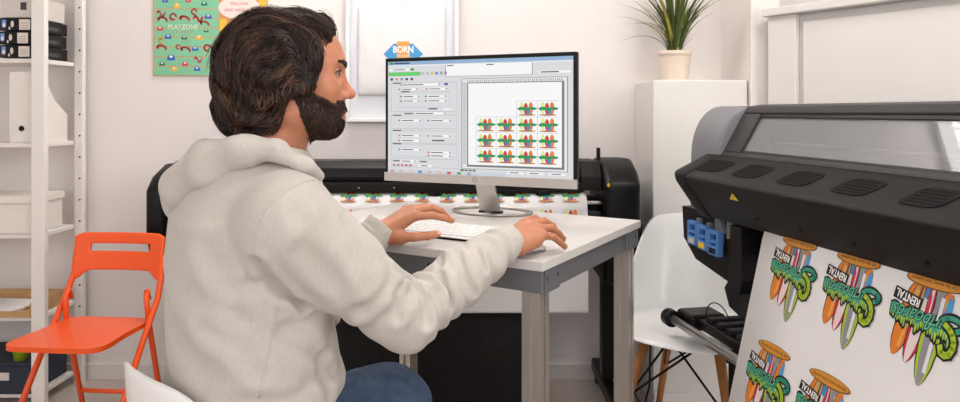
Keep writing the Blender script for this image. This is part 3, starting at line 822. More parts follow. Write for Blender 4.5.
# ------------------------------------------------------------------ desk
TZ = .83
TA = Vector((.134, 1.485, 0)); TD = Vector((-.8596, .511, 0)); TW = Vector((.511, .8596, 0))     # near corner, along the front edge, into the desk
TL_, TWD = .86, .671
def desk():
    # local x = TW direction, local y = TD
    r = empty('work_desk', TA, math.atan2(TW.y, TW.x), 'small work desk with a pale slab top, grey steel rails and aluminium profile legs', 'desk')
    L = lambda w, d, z: Vector((w, d, z))
    MB().box(L(TWD/2, TL_/2, TZ-.011), (TWD, TL_, .022), .0025).build('table_top', M_lam, r)
    rh = .05; rz = TZ-.022-rh/2
    def rail(c, d):
        o = MB().box(c, d, .002).build('steel_rail', M_steel, r); return o
    o1 = rail(L(.014, TL_/2, rz), (.006, TL_-.012, rh)); o2 = rail(L(TWD-.014, TL_/2, rz), (.006, TL_-.012, rh))
    o3 = rail(L(TWD/2, .010, rz), (TWD-.036, .006, rh)); o4 = rail(L(TWD/2, TL_-.010, rz), (TWD-.036, .006, rh))
    def bolt(q, n, par):
        MB().cyl(q, q+n*.004, .0055, n=12).build('bolt', M_vent, par)
    for w in (.03, .085, TWD-.105, TWD-.04):
        bolt(L(w, .0068, rz+.004), Vector((0, -1, 0)), o3)
    for d in (.16, .30, .45, .62, TL_-.05): bolt(L(.0108, d, rz+.004), Vector((-1, 0, 0)), o1)
    o = MB().box(L(TWD-.066, .0048, rz), (.10, .004, rh+.004), .001).build('corner_plate', M_steel, r)
    o = MB().box(L(.058, .0048, rz), (.075, .004, rh+.004), .001).build('corner_plate', M_steel, r)
    # aluminium T-slot legs
    a = .0225; s = .0045; dpt = .007
    half = [(-a, -a), (-s, -a), (-s, -a+dpt), (s, -a+dpt), (s, -a), (a, -a)]
    poly = []
    for k in range(4):
        c, sn = round(math.cos(k*math.pi/2)), round(math.sin(k*math.pi/2))
        poly += [(x*c-y*sn, x*sn+y*c) for x, y in half[:-1]]
    top = TZ-.0225
    for (w, d) in ((.042, .038), (TWD-.042, .038), (.042, TL_-.038), (TWD-.042, TL_-.038)):
        lg = MB().prism(poly, lambda x, y, t: Vector((w+x, d+y, t)), .02, top).build('leg', M_alu, r)
        MB().cyl((w, d, 0), (w, d, .0195), .02, n=16).build('levelling_foot', M_blk, lg)
desk()
def on_desk(w, d, z=0): return TA+TW*w+TD*d+Vector((0, 0, TZ+z))

# ------------------------------------------------------------------ monitor
def monitor():
    rdir = Vector((.913, -.408, 0)); ndir = Vector((-.408, -.913, 0))
    c = Vector((-.015, 2.096, 0)); base = c-ndir*.14
    r = empty('computer_monitor', (base.x, base.y, TZ+.0005), math.atan2(rdir.y, rdir.x), 'thin silver-chinned computer monitor showing print layout software', 'monitor')
    # local x = right along the screen, local y = away from the viewer, z up; screen plane at y=-.14
    w, h, zb = .633, .39, .931-TZ
    y0 = -.14
    MB().box((0, y0+.012, zb+h/2), (w, .022, h), .004).build('housing', M_blk, r)
    MB().box((0, y0+.0, zb+.0135), (w+.002, .006, .027), .0015).build('chin', M_sil, r, label='silver chin bar')
    scw, sch = w-.022, h-.027-.012
    sx0, sz0 = -scw/2, zb+.027
    p = Print()
    S = lambda s, t: (s, t)                       # s right, t down, both 0..1
    def R(a, b_, c_, d, col, l=1): p.poly([(a, b_), (a, d), (c_, d), (c_, b_)], col, l)
    def px(x, y): return ((x-386)/188., (y-60-(x-386)*-.02)/119.)
    G = srgb(222, 223, 226)
    R(0, 0, 1, 1, G, 0)
    R(0, 0, 1, .032, srgb(150, 182, 216)); R(.01, .006, .03, .026, srgb(60, 140, 60), 2); R(.035, .01, .13, .022, srgb(40, 60, 90), 2)
    R(.0, .032, 1, .045, srgb(236, 236, 238))
    R(.01, .065, .13, .082, srgb(250, 250, 250)); R(.03, .07, .1, .077, srgb(90, 90, 96), 2); R(.135, .062, .155, .084, srgb(60, 150, 70), 2)
    R(.005, .098, .192, .128, srgb(40, 90, 40)); R(.008, .101, .189, .125, srgb(88, 226, 104), 2)
    for k, cc in enumerate(((190, 190, 195), (170, 190, 200), (220, 200, 80), (90, 140, 210), (150, 160, 180), (130, 130, 140))): R(.20+k*.026, .10, .215+k*.026, .125, srgb(*cc), 2)
    for k, cc in enumerate(((50, 50, 60), (220, 150, 140), (120, 150, 190), (60, 50, 90), (50, 50, 50))): R(.015+k*.03, .15, .03+k*.03, .17, srgb(*cc), 2)
    R(.335, .035, .80, .145, srgb(110, 112, 118)); R(.338, .039, .797, .142, srgb(252, 252, 252), 2); R(.345, .046, .38, .054, srgb(60, 60, 66), 3)
    R(.56, .046, .6, .054, srgb(60, 60, 66), 3)
    R(.83, .115, .99, .135, srgb(250, 250, 250)); R(.84, .12, .93, .13, srgb(80, 80, 86), 2)
    # form panel: group boxes and fields
    def box(a, b_, c_, d):
        for q in ((a, b_, c_, b_+.003), (a, d, c_, d+.003), (a, b_, a+.0015, d), (c_, b_, c_+.0015, d)): R(*q, srgb(176, 178, 184), 2)
    box(.02, .19, .40, .45); box(.07, .275, .36, .41); box(.02, .48, .40, .60); box(.02, .62, .40, .73); box(.02, .74, .40, .85)
    box(.02, .87, .41, .945)
    def field(a, b_, c_, d=.022, bullet=None):
        R(a, b_, c_, b_+d, srgb(252, 252, 252), 3); R(a+.004, b_+.007, a+(c_-a)*.6, b_+d-.007, srgb(70, 72, 80), 4); R(c_-.014, b_+.003, c_-.002, b_+d-.003, srgb(170, 174, 184), 4)
        if bullet: R(a-.016, b_+.005, a-.006, b_+d-.005, srgb(*bullet), 4)
    rd, bl = (214, 60, 70), (70, 90, 200)
    field(.06, .20, .31); R(.33, .2, .35, .22, srgb(100, 80, 160), 4)
    field(.08, .24, .18, bullet=rd); field(.24, .24, .35, bullet=rd)
    for z in (.305, .345): field(.09, z, .19, bullet=(110, 110, 120)); field(.235, z, .345, bullet=(110, 110, 120))
    R(.24, .42, .29, .432, srgb(90, 90, 96), 3); R(.32, .415, .37, .44, srgb(240, 240, 242), 3)
    R(.10, .463, .15, .472, srgb(80, 80, 88), 3); field(.16, .457, .34)
    for (a, z, bq) in ((.08, .52, rd), (.25, .52, bl), (.08, .655, rd), (.25, .655, rd), (.08, .70, rd), (.08, .78, bl), (.25, .80, rd), (.25, .83, rd)): field(a, z, a+.12, bullet=bq)
    for (a, z) in ((.03, .195), (.08, .272), (.03, .485), (.03, .622), (.03, .742)): R(a, z-.006, a+.05, z+.004, srgb(70, 70, 78), 5)
    R(.26, .70, .33, .712, srgb(90, 90, 96), 3)
    field(.08, .885, .17); R(.03, .89, .07, .9, srgb(80, 80, 88), 3); R(.19, .89, .23, .9, srgb(80, 80, 88), 3)
    for k, cc in enumerate((rd, (120, 120, 130), rd, (180, 60, 80), (200, 90, 90))): R(.03+k*.024, .925, .045+k*.024, .94, srgb(*cc), 4)
    R(.18, .92, .26, .945, srgb(245, 245, 246), 3); R(.195, .928, .235, .936, srgb(80, 80, 88), 4)
    # layout canvas with rulers
    R(.425, .165, .975, .945, srgb(150, 152, 158)); R(.43, .17, .97, .94, srgb(236, 236, 238), 2)
    for k in range(48):
        R(.455+k*.0104, .178, .4585+k*.0104, .196 if k % 4 else .19, srgb(110, 112, 120), 3)
        R(.434, .20+k*.0148, .45, .205+k*.0148, srgb(110, 112, 120), 3)
    R(.455, .20, .957, .925, srgb(120, 122, 128), 3); R(.462, .208, .945, .908, srgb(253, 253, 253), 4)
    gx0, gx1 = .505, .93; gw = (gx1-gx0)/4; gy0, gy1 = .36, .895; gh = (gy1-gy0)/4
    for i in range(4):
        for j in range(4):
            if j == 0 and i < 2: continue
            a, b_ = gx0+i*gw, gy0+j*gh
            for q in ((a, b_, a+gw, b_+.003), (a, b_, a+.002, b_+gh)): R(*q, srgb(190, 190, 196), 5)
            cx, cy = a+gw/2, b_+gh/2
            motif(p, lambda x, y, cx=cx, cy=cy: (cx+x*gw*.86, cy-y*gh*.92), False)
            for it in range(-6, 0):
                if p.items[it][3] < 6: p.items[it] = (*p.items[it][:3], p.items[it][3]+6)
    # status row and task bar
    for k, cc in enumerate(((50, 50, 56), (90, 120, 90), (90, 120, 110), (60, 110, 80))): R(.42+k*.022, .95, .437+k*.022, .965, srgb(*cc), 3)
    for a in (.67, .77, .88): R(a, .952, a+.085, .975, srgb(244, 244, 246), 3); R(a+.015, .96, a+.06, .967, srgb(80, 80, 88), 4)
    R(0, .972, .66, 1.0, srgb(206, 214, 226), 2)
    for k, cc in enumerate(((220, 160, 140), (210, 190, 180), (230, 200, 150), (90, 140, 200), (200, 190, 185), (225, 190, 150), (210, 90, 60), (90, 170, 90), (150, 170, 200))):
        R(.015+k*.055, .976, .037+k*.055, .997, srgb(*cc), 3)
    p.build('screen', lambda s, t, o: Vector((sx0+s*scw, y0+.001-o, sz0+sch-t*sch)), M_screen, r, step=.00005, label='lit screen with a grid of surfboard graphics')
    q = Print().poly(ellipse(0, 0, .008, .008), srgb(90, 88, 90)).poly(ellipse(0, 0, .0065, .0065), srgb(205, 200, 196), 1).text('hp', 0, 0, .007, srgb(70, 68, 70), 2, shear=.25)
    q.build('maker_mark', lambda x, y, o: Vector((x, y0-.0032-o, zb+.015+y)), M_print, r, step=.0001)
    # stand: slanted flat neck, thin ring base
    neck = MB().prism([(-.034, 0), (.034, 0), (.028, 1), (-.028, 1)], lambda x, y, t: Vector((x, y0+.028+.085*(1-y)+t, .006+y*(zb+.09-.006))), 0, .010).bevel(.002, 2)
    neck.build('stand_neck', M_sil, r)
    ring = [Vector((.13*math.cos(t), -.01+.085*math.sin(t), .0045)) for t in [2*math.pi*k/48 for k in range(49)]]
    MB().tube(ring, .0045, 8, caps=False).build('stand_ring', M_chrome, r, smooth=True)
    MB().box((0, y0+.122, .004), (.078, .02, .008), .002).build('stand_foot', M_frame, r)
    MB().box((0, y0+.122, .0035), (.02, .12, .006), .002).build('stand_spine', M_chrome, r)
monitor()

# ------------------------------------------------------------------ keyboard, mouse
def keyboard():
    fr = Vector((-.017, 1.70, 0)); rel = fr-TA; w0, d0 = rel.dot(TW), rel.dot(TD)
    r = empty('keyboard', on_desk(w0, d0, .0006), math.atan2(TW.y, TW.x), 'flat white computer keyboard lying in front of the monitor', 'keyboard')
    KW, KD = .132, .43          # depth along local x, width along local y
    poly = [(0, 0), (KW, 0), (KW, .017), (0, .008)]
    MB().prism(poly, lambda x, y, t: Vector((x, t, y)), 0, KD).bevel(.0015, 2).build('case', M_white, r)
    MB().box((-.0004, KD/2, .0032), (.0012, KD-.004, .005)).build('dark_front_strip', M_vent, r)  # black line along the keyboard's front edge
    def key(i, y, wd, row):
        x = .014+row*.0205; z = .008+.009*(x/KW)
        MB().box((x+.008, y+wd/2, z+.0022), (.0165, wd-.0028, .004), .0012, 1).build('key', M_white, r)
    n = 0
    for row in range(6):
        y = .008
        while y < KD-.02:
            wd = .0192
            if row == 0 and .12 < y < .2: wd = .10
            if y+wd > KD-.006: break
            key(n, y, wd, row); n += 1; y += wd
keyboard()
def mouse():
    r = empty('computer_mouse', (.106, 1.592, TZ+.0005), math.atan2(.13, .147), 'white computer mouse with grey sides under the right hand', 'mouse')
    def fn(i, j):
        a = 2*math.pi*i; t = j
        e = lambda q, p_: math.copysign(abs(q)**p_, q)
        x, y = .053*e(math.cos(a), .8), .030*e(math.sin(a), .8)
        s_ = math.cos(t*math.pi/2)**.55 if t < 1 else 0
        z = .005+.018*math.sin(t*math.pi/2)*(1-.25*(x*s_/.053))
        return Vector((x*s_, y*s_, z))
    MB().grid(fn, 32, 10, True).build('shell', M_white, r, smooth=True)
    MB().prism(ellipse(0, 0, .054, .031, n=28), lambda x, y, t: Vector((x, y, t)), 0, .0075).build('base', M_gry, r)
    MB().cyl((.03, -.003, .0175), (.03, .003, .0175), .005, n=14).build('scroll_wheel', M_gry, r)
mouse()

# ------------------------------------------------------------------ chairs
def folding_chair():
    yaw = math.radians(-5)
    r = empty('folding_chair', (-1.306, 2.285, 0), yaw, 'orange folding chair with a slotted backrest beside the shelf rack', 'chair')
    # local: x = chair's width, -y = front
    w, dp, sz = .315, .325, .43
    ring = []
    for k in range(40):
        t = 2*math.pi*k/40; c, s = math.cos(t), math.sin(t); e = lambda q: math.copysign(abs(q)**.28, q)
        ring.append((w/2*e(c)*(1.03 if s < 0 else .97), dp/2*e(s)))
    seat = MB().prism(ring, lambda x, y, t: Vector((x, y, t)), sz-.016, sz).bevel(.004, 2)
    autosmooth(seat.build('seat', M_orange, r), .8)
    # backrest plate, curved, with a hand slot
    zb, zt, bw = .585, .716, .335
    def bf(x, z, off=0): return Vector((x, .165+(z-.45)*.16+.022*(1-(2*x/bw)**2)+off, z))
    nx, nz = 24, 10
    bm = bmesh.new(); vs = {}
    def gv(i, j):
        if (i, j) not in vs:
            x = -bw/2+bw*i/nx; z0 = zb; t = j/nz
            zt_ = zt-.012*max(0, abs(2*x/bw)-.86)/.14; zb_ = zb-(.03 if abs(2*x/bw) > .88 else .03*max(0, (abs(2*x/bw)-.7)/.18))*1
            vs[(i, j)] = bm.verts.new(bf(x, zb_+(zt_-zb_)*t))
        return vs[(i, j)]
    for i in range(nx):
        for j in range(nz):
            if 4 <= i < nx-4 and 5 <= j < 7: continue
            bm.faces.new((gv(i, j), gv(i+1, j), gv(i+1, j+1), gv(i, j+1)))
    mb = MB(); mb.bm.free(); mb.bm = bm
    o = mb.build('backrest', M_orange, r, smooth=True); solid(o, .013, 0)
    m2 = o.modifiers.new('round', 'BEVEL'); m2.width = .004; m2.segments = 2; m2.limit_method = 'ANGLE'
    for s in (-1, 1):
        x = s*.163
        MB().tube([bf(x, .64, .006), bf(x, .58, .006), Vector((s*.170, .155, .50)), Vector((s*.170, .05, .36)), Vector((s*.170, -.19, .012))], .0105, 10).build('front_leg', M_orange, r, smooth=True)
        MB().tube([Vector((s*.143, .145, .50)), Vector((s*.143, .135, .53)), Vector((s*.147, .125, .515)), Vector((s*.150, .13, .44)), Vector((s*.150, .24, .012))], .0095, 10).build('rear_leg', M_orange, r, smooth=True)
        MB().cyl((s*.170, -.19, 0), (s*.170, -.19, .03), .0135, n=12).build('foot_cap', M_blk, r)
        MB().cyl((s*.150, .24, 0), (s*.150, .24, .03), .0125, n=12).build('foot_cap', M_blk, r)
    MB().cyl((-.15, .205, .15), (.15, .205, .15), .008, n=10).build('stretcher', M_orange, r, smooth=True)
    MB().cyl((-.168, -.12, .12), (.168, -.12, .12), .008, n=10).build('stretcher', M_orange, r, smooth=True)
folding_chair()

def shell_chair(name, loc, yaw, label, back, side, lean, sz=.44, rad=.225, backw=1.0, b0=-.25, b1=1.0, pw=1.3):
    """moulded seat shell on splayed wooden legs; local +x = front"""
    r = empty(name, loc, yaw, label, 'chair')
    def rim(phi):                       # rim height above the seat by direction (0 = front, pi = back)
        c = -math.cos(phi)               # 1 at the back
        b_ = min(1, max(0, (c-b0)/(b1-b0))); q = b_*b_*(3-2*b_)
        return -.02*(1-max(0, c+.4)) + side*max(0, min(1, (c+.9)/.9)) + (back-side)*q**pw
    def fn(i, j):
        phi = 2*math.pi*i; c, s = math.cos(phi), math.sin(phi)
        h = rim(phi); rx = rad*(1.02 if c > 0 else .95); ry = rad*1.05
        e = .82
        ex, ey = math.copysign(abs(c)**e, c), math.copysign(abs(s)**e, s)
        if j < .5:
            t = j/.5; rr = t*.82; z = -.012*(1-t*t)
        else:
            t = (j-.5)/.5
            rr = .82+.18*math.sin(t*math.pi/2); z = h*(t**1.55) if h > 0 else h*t
        cback = max(0, -c)
        x = ex*rx*rr-lean*max(0, z)*cback
        y = ey*ry*rr*(1+(backw-1)*max(0, z)/max(back, .01))
        return Vector((x, y, sz+z))
    o = MB().grid(fn, 72, 28, True)
    bmesh.ops.remove_doubles(o.bm, verts=o.bm.verts, dist=.0005)
    o = o.build('seat_shell', M_white, r, smooth=True); solid(o, .007, 0)
    m2 = o.modifiers.new('round', 'BEVEL'); m2.width = .003; m2.segments = 2; m2.limit_method = 'ANGLE'
    top = [(.12, .12), (-.12, .12), (-.12, -.12), (.12, -.12)]; ft = [(.22, .21), (-.22, .21), (-.22, -.21), (.22, -.21)]
    zt = sz-.045
    for (a, b_), (c, d) in zip(top, ft):
        MB().tube([(a, b_, zt), (c, d, .004)], [.0165, .0105], 12).build('leg', M_wood, r, smooth=True)
    mid = [Vector((a, b_, zt)).lerp(Vector((c, d, .004)), .45) for (a, b_), (c, d) in zip(top, ft)]
    wires = MB()
    for k in range(4):
        nx_ = (k+1) % 4
        wires.tube([mid[k], Vector((*[q*.55 for q in top[nx_]], zt+.015))], .004, 6)
        wires.tube([mid[nx_], Vector((*[q*.55 for q in top[k]], zt+.015))], .004, 6)
    wires.build('wire_bracing', M_blk, r, smooth=True)
    MB().box((0, 0, zt+.012), (.22, .22, .012), .003).build('mount_frame', M_blk, r)
    return r
shell_chair('shell_chair', (.715, 2.33, 0), math.radians(-125), 'white moulded shell chair on splayed wooden legs between desk and large printer', .325, .07, .26, rad=.225, b0=-.25, b1=.62, pw=1.0)
FYAW = math.radians(25)
shell_chair('tub_chair', (-.437, 1.308, 0), math.radians(48), 'white tub chair under the seated man with a curved rim', .252, .12, .05, sz=.452, rad=.192, b0=.25, b1=1.0, pw=1.0)

# ------------------------------------------------------------------ potted plant
def plant():
    c = P(675, 80, 2.83); c.z = Zt+.0005
    r = empty('potted_plant', c, 0, 'grassy potted plant with arching leaves in a ribbed pale pot on the plinth', 'plant')
    h = .122
    prof = [(0, .001), (.05, .001)]
    for k in range(13): prof.append((.05+.013*k/12+(.0012 if k % 2 else 0), .001+h*.84*k/12))
    prof += [(.0655, h*.86), (.0665, h), (.0615, h), (.060, h*.86), (0, h*.86)]
    MB().lathe(prof, n=36).build('pot', M_pot, r, smooth=True)
    MB().lathe([(0, h*.875), (.059, h*.87)], n=24).build('soil', M_soil, r)
    rnd = random.Random(3)
    def blade(az, L, out, w, m, drop):
        mb = MB(); n = 10; prev = None
        if math.sin(az) > 0: out = min(out, .13/(L*math.sin(az)+.01))
        d = Vector((math.cos(az), math.sin(az), 0)); s_ = Vector((-d.y, d.x, 0))
        base = d*rnd.uniform(.003, .03)+Vector((0, 0, h*.875))
        for k in range(n+1):
            t = k/n
            q = base+d*(out*L*t**1.7)+Vector((0, 0, L*(t*(1-.25*out)-drop*t**2.6)))
            ww = w*(1-t**2.2)*(.6+.8*min(1, t*3))*.5+.0004
            a, b_, m_ = mb.bm.verts.new(q+s_*ww), mb.bm.verts.new(q-s_*ww), mb.bm.verts.new(q-Vector((0, 0, ww*.4)))
            if prev:
                mb.bm.faces.new((prev[0], a, m_, prev[2])); mb.bm.faces.new((prev[2], m_, b_, prev[1]))
            prev = (a, b_, m_)
        o = mb.build('leaf', m, r, smooth=True, recalc=False)
    for k in range(64):
        az = rnd.uniform(0, 2*math.pi); u = rnd.random()
        blade(az, rnd.uniform(.24, .42), rnd.uniform(.08, .6), rnd.uniform(.008, .013), M_leaf2 if rnd.random() < .2 else M_leaf, rnd.uniform(0, .25))
    for az, L, out, dr in ((3.25, .36, .66, .26), (3.4, .32, .76, .45), (3.2, .31, .72, .32), (3.6, .33, .74, .5), (.2, .27, .55, .20), (-.3, .26, .5, .2), (3.15, .25, .85, .60), (2.7, .30, .5, .2)):
        blade(az, L, out, .008, M_leaf2 if L > .255 else M_leaf, dr)
    for k in range(16):
        blade(rnd.uniform(0, 6.28), rnd.uniform(.08, .14), rnd.uniform(.3, .75), .004, M_leaf, .1)
plant()

# cable hanging behind the desk
o = MB().tube([P(642, 225, 2.55), P(640, 245, 2.6), P(650, 262, 2.62), P(655, 275, 2.63), Vector((.655, 2.664, .4)), Vector((.65, 2.67, .1)), Vector((.63, 2.68, .006)), Vector((.63, 2.93, .006))], .0035, 8).build('power_cable', M_blk, smooth=True)
tag(o, 'thin black cable hanging down behind the white shell chair', 'cable')

# ------------------------------------------------------------------ the seated man: distance-field surfaces
def surf_nets(f, lo, hi, h):
    ax = [np.arange(lo[k], hi[k]+h, h, dtype=np.float32) for k in range(3)]
    X, Y, Z = np.meshgrid(*ax, indexing='ij', sparse=True)
    V = np.asarray(f(X, Y, Z), dtype=np.float32); nx, ny, nz = V.shape
    S = V < 0; ncell = (nx-1)*(ny-1)*(nz-1)
    cid = lambda i, j, k: (i*(ny-1)+j)*(nz-1)+k
    acc = [np.zeros(ncell) for _ in range(3)]; cnt = np.zeros(ncell); quads = []
    dims = (nx, ny, nz)
    for axis in range(3):
        s0 = [slice(None)]*3; s1 = [slice(None)]*3; s0[axis] = slice(0, -1); s1[axis] = slice(1, None)
        A, B = V[tuple(s0)], V[tuple(s1)]
        idx = np.argwhere((A < 0) != (B < 0))
        if not len(idx): continue
        a = A[tuple(idx.T)].astype(float); b = B[tuple(idx.T)].astype(float); t = a/(a-b)
        pos = np.stack([ax[k][idx[:, k]].astype(float) for k in range(3)], 1); pos[:, axis] += t*h
        o1, o2 = (axis+1) % 3, (axis+2) % 3
        ok = (idx[:, o1] > 0) & (idx[:, o1] < dims[o1]-1) & (idx[:, o2] > 0) & (idx[:, o2] < dims[o2]-1)
        idx, pos, a = idx[ok], pos[ok], a[ok]
        cs = []
        for d1, d2 in ((-1, -1), (0, -1), (0, 0), (-1, 0)):
            c = idx.copy(); c[:, o1] += d1; c[:, o2] += d2; q = cid(c[:, 0], c[:, 1], c[:, 2]); cs.append(q)
            for k in range(3): acc[k] += np.bincount(q, pos[:, k], ncell)
            cnt += np.bincount(q, minlength=ncell)
        Q = np.stack(cs, 1); flip = a > 0; Q[flip] = Q[flip][:, ::-1]; quads.append(Q)
    used = np.nonzero(cnt)[0]; mp = -np.ones(ncell, dtype=np.int64); mp[used] = np.arange(len(used))
    verts = np.stack([acc[k][used]/cnt[used] for k in range(3)], 1)
    return verts, mp[np.concatenate(quads)]

def np_mesh(name, V, Fq):
    me = bpy.data.meshes.new(name)
    me.vertices.add(len(V)); me.vertices.foreach_set('co', np.asarray(V, dtype=np.float32).ravel())
    n = len(Fq); k = Fq.shape[1]
    me.loops.add(n*k); me.polygons.add(n)
    me.loops.foreach_set('vertex_index', Fq.astype(np.int32).ravel())
    me.polygons.foreach_set('loop_start', np.arange(0, n*k, k, dtype=np.int32))
    me.polygons.foreach_set('use_smooth', np.ones(n, dtype=bool))
    me.update(calc_edges=True); me.validate()
    return me

def cap(p, a, b, ra, rb):
    X, Y, Z = p; d = [b[k]-a[k] for k in range(3)]; l2 = sum(q*q for q in d)+1e-12
    t = np.clip(((X-a[0])*d[0]+(Y-a[1])*d[1]+(Z-a[2])*d[2])/l2, 0, 1)
    return np.sqrt((X-a[0]-t*d[0])**2+(Y-a[1]-t*d[1])**2+(Z-a[2]-t*d[2])**2)-(ra+(rb-ra)*t)
def ell(p, c, r, R=None):
    X, Y, Z = p[0]-c[0], p[1]-c[1], p[2]-c[2]
    if R is not None: X, Y, Z = (R[0][0]*X+R[0][1]*Y+R[0][2]*Z, R[1][0]*X+R[1][1]*Y+R[1][2]*Z, R[2][0]*X+R[2][1]*Y+R[2][2]*Z)
    k0 = np.sqrt((X/r[0])**2+(Y/r[1])**2+(Z/r[2])**2)+1e-9
    k1 = np.sqrt((X/r[0]**2)**2+(Y/r[1]**2)**2+(Z/r[2]**2)**2)+1e-9
    return k0*(k0-1)/k1
def smin(a, b, k):
    h = np.clip(.5+.5*(b-a)/k, 0, 1)
    return b+(a-b)*h-k*h*(1-h)
def smax(a, b, k): return -smin(-a, -b, k)
def chain(p, pts, rs, k=.0):
    d = None
    for a, b, ra, rb in zip(pts, pts[1:], rs, rs[1:]):
        c = cap(p, a, b, ra, rb); d = c if d is None else (smin(d, c, k) if k else np.minimum(d, c))
    return d
_dirs = np.random.RandomState(5).normal(size=(12, 3)); _ph = np.random.RandomState(6).uniform(0, 6.28, 12)
def wob(p, freq, n0=0, n=4):
    s = 0
    for k in range(n0, n0+n):
        d = _dirs[k]/np.linalg.norm(_dirs[k])*freq*(1+.35*(k-n0))
        s = s+np.sin(p[0]*d[0]+p[1]*d[1]+p[2]*d[2]+_ph[k])
    return s/n

ct, st = math.cos(FYAW), math.sin(FYAW)
TC = (-.428, 1.32)
SH_R, EL_R, WR_R = Vector((-.318, 1.155, .968)), P(405, 320, 1.275), P(505, 243, 1.50)
SH_L, EL_L, WR_L = Vector((-.472, 1.48, .972)), Vector((-.385, 1.585, .70)), P(376, 234, 1.66)
HO = Vector((-.360, 1.32, 1.2107))                 # head centre
HYAW = math.radians(14)
hc_, hs_ = math.cos(HYAW), math.sin(HYAW)
def to_head(p):
    X, Y, Z = p[0]-HO.x, p[1]-HO.y, p[2]-HO.z
    return (X*hc_+Y*hs_, -X*hs_+Y*hc_, Z)
def from_head(V):
    V = np.asarray(V); out = np.empty_like(V)
    out[:, 0] = HO.x+V[:, 0]*hc_-V[:, 1]*hs_; out[:, 1] = HO.y+V[:, 0]*hs_+V[:, 1]*hc_; out[:, 2] = HO.z+V[:, 2]
    return out

# ---- head (local: +x face, +y his left, +z up)
def head_sdf(p):
    x, y, z = p; ay = np.abs(y); q = (x, ay, z)
    d = ell(p, (-.012, 0, .030), (.106, .078, .092))
    d = smin(d, ell(p, (.045, 0, .035), (.052, .060, .062)), .03)              # forehead
    d = smin(d, ell(p, (.045, 0, -.043), (.050, .050, .066)), .03)             # face mass
    d = smin(d, cap(q, (.0, .052, -.060), (.070, .022, -.086), .018, .018), .03)   # jaw line
    d = smin(d, ell(p, (.075, 0, -.086), (.021, .024, .020)), .018)            # chin
    d = smin(d, ell(q, (.062, .040, -.016), (.024, .020, .022)), .02)          # cheekbone
    d = smin(d, cap(q, (.090, .008, .034), (.076, .042, .034), .009, .008), .014)   # brow ridge
    d = smax(d, -ell(q, (.096, .034, .012), (.018, .019, .012)), .012)         # eye socket
    d = smin(d, cap(p, (.086, 0, .022), (.110, 0, -.024), .0075, .009), .010)  # nose bridge
    d = smin(d, ell(p, (.112, 0, -.026), (.011, .011, .0095)), .006)            # tip
    d = smin(d, ell(q, (.099, .0125, -.030), (.010, .0065, .008)), .006)        # wing
    d = smax(d, -ell(q, (.106, .006, -.0385), (.005, .003, .0035)), .003)
    d = smin(d, ell(p, (.083, 0, -.060), (.018, .028, .022)), .012)            # muzzle
    d = smin(d, cap(q, (.0985, 0, -.0595), (.087, .021, -.063), .0052, .003), .004)  # upper lip
    d = smin(d, cap(q, (.0960, 0, -.0705), (.086, .019, -.067), .0058, .003), .004)  # lower lip
    d = smax(d, -cap(q, (.104, 0, -.0652), (.088, .022, -.0652), .0013, .0008), .002)
    # lids around the eyeball
    lid = ell(q, (.0785, .0325, .0125), (.0128, .0135, .0128))
    slit = np.maximum(np.abs(z-.0112)-.0024, -(x-.076))
    d = smin(d, np.maximum(lid, -slit), .004)
    # ear
    ear = ell(q, (.004, .079, -.006), (.017, .008, .031), ((.94, -.3, -.2), (.3, .95, 0), (.19, -.06, .98)))
    ear = smax(ear, -ell(q, (.009, .088, .0), (.010, .006, .018)), .004)
    d = smin(d, ear, .006)
    # neck
    d = smin(d, cap(p, (-.028, 0, -.05), (-.045, 0, -.20), .060, .064), .03)
    d = smin(d, cap(p, (.010, 0, -.13), (-.005, 0, -.165), .012, .010), .025)
    return d
hv, hf = surf_nets(lambda *p: head_sdf(p), (-.14, -.11, -.24), (.14, .11, .14), .0022)
parts = [(from_head(hv), hf)]

# ---- hands: (local: +x fingers, +y thumb side, +z back of the hand)
def make_hand(W, fwd, up, mirror, fingers, thumb, knuckle_z, E):
    fwd = fwd.normalized(); side = up.cross(fwd).normalized(); up = fwd.cross(side).normalized()
    if mirror < 0: side = -side
    R = [fwd, side, up]
    def f(X, Y, Z):
        p = [R[k].x*(X-W.x)+R[k].y*(Y-W.y)+R[k].z*(Z-W.z) for k in range(3)]
        d = cap((X, Y, Z), W.lerp(E, .4), W, .030, .024)
        d = smin(d, ell(p, (.0, 0, 0), (.035, .028, .020)), .02)
        for yk, ky in ((.030, 0), (.010, .003), (-.011, .001), (-.031, -.005)):
            d = smin(d, cap(p, (.012, yk*.5, 0), (.088-abs(yk)*.25, yk, knuckle_z+ky), .0165, .0112), .014)
        d = smin(d, cap(p, (.015, .018, -.008), (.045, .036, -.010), .016, .014), .015)      # thumb ball
        d = smin(d, cap(p, (.02, -.026, -.008), (.06, -.032, knuckle_z*.5-.008), .014, .012), .015)
        for pts, r0 in fingers:
            rs = [r0*1.12, r0*1.02, r0*.95, r0*.82]
            c = chain(p, pts, rs, .003); d = smin(d, c, .006)
        c = chain(p, thumb, [.0135, .0108, .0102, .0085], .003); d = smin(d, c, .008)
        return d
    lo = [W[k]-.2 for k in range(3)]; hi = [W[k]+.24 for k in range(3)]
    lo[2] = W.z-.08; hi[2] = W.z+.1
    v, fc = surf_nets(f, lo, hi, .0026)
    nails = []
    for pts, r0 in fingers+[(thumb, .0098)]:
        a, b = Vector(pts[-2]), Vector(pts[-1]); t = (b-a).normalized()
        nails.append((W+sum((R[k]*(b-t*.001)[k] for k in range(3)), Vector()), sum((R[k]*t[k] for k in range(3)), Vector()), up if pts is not thumb else (up*.6+side*.5*1).normalized(), r0))
    return v, fc, nails
kz = .040
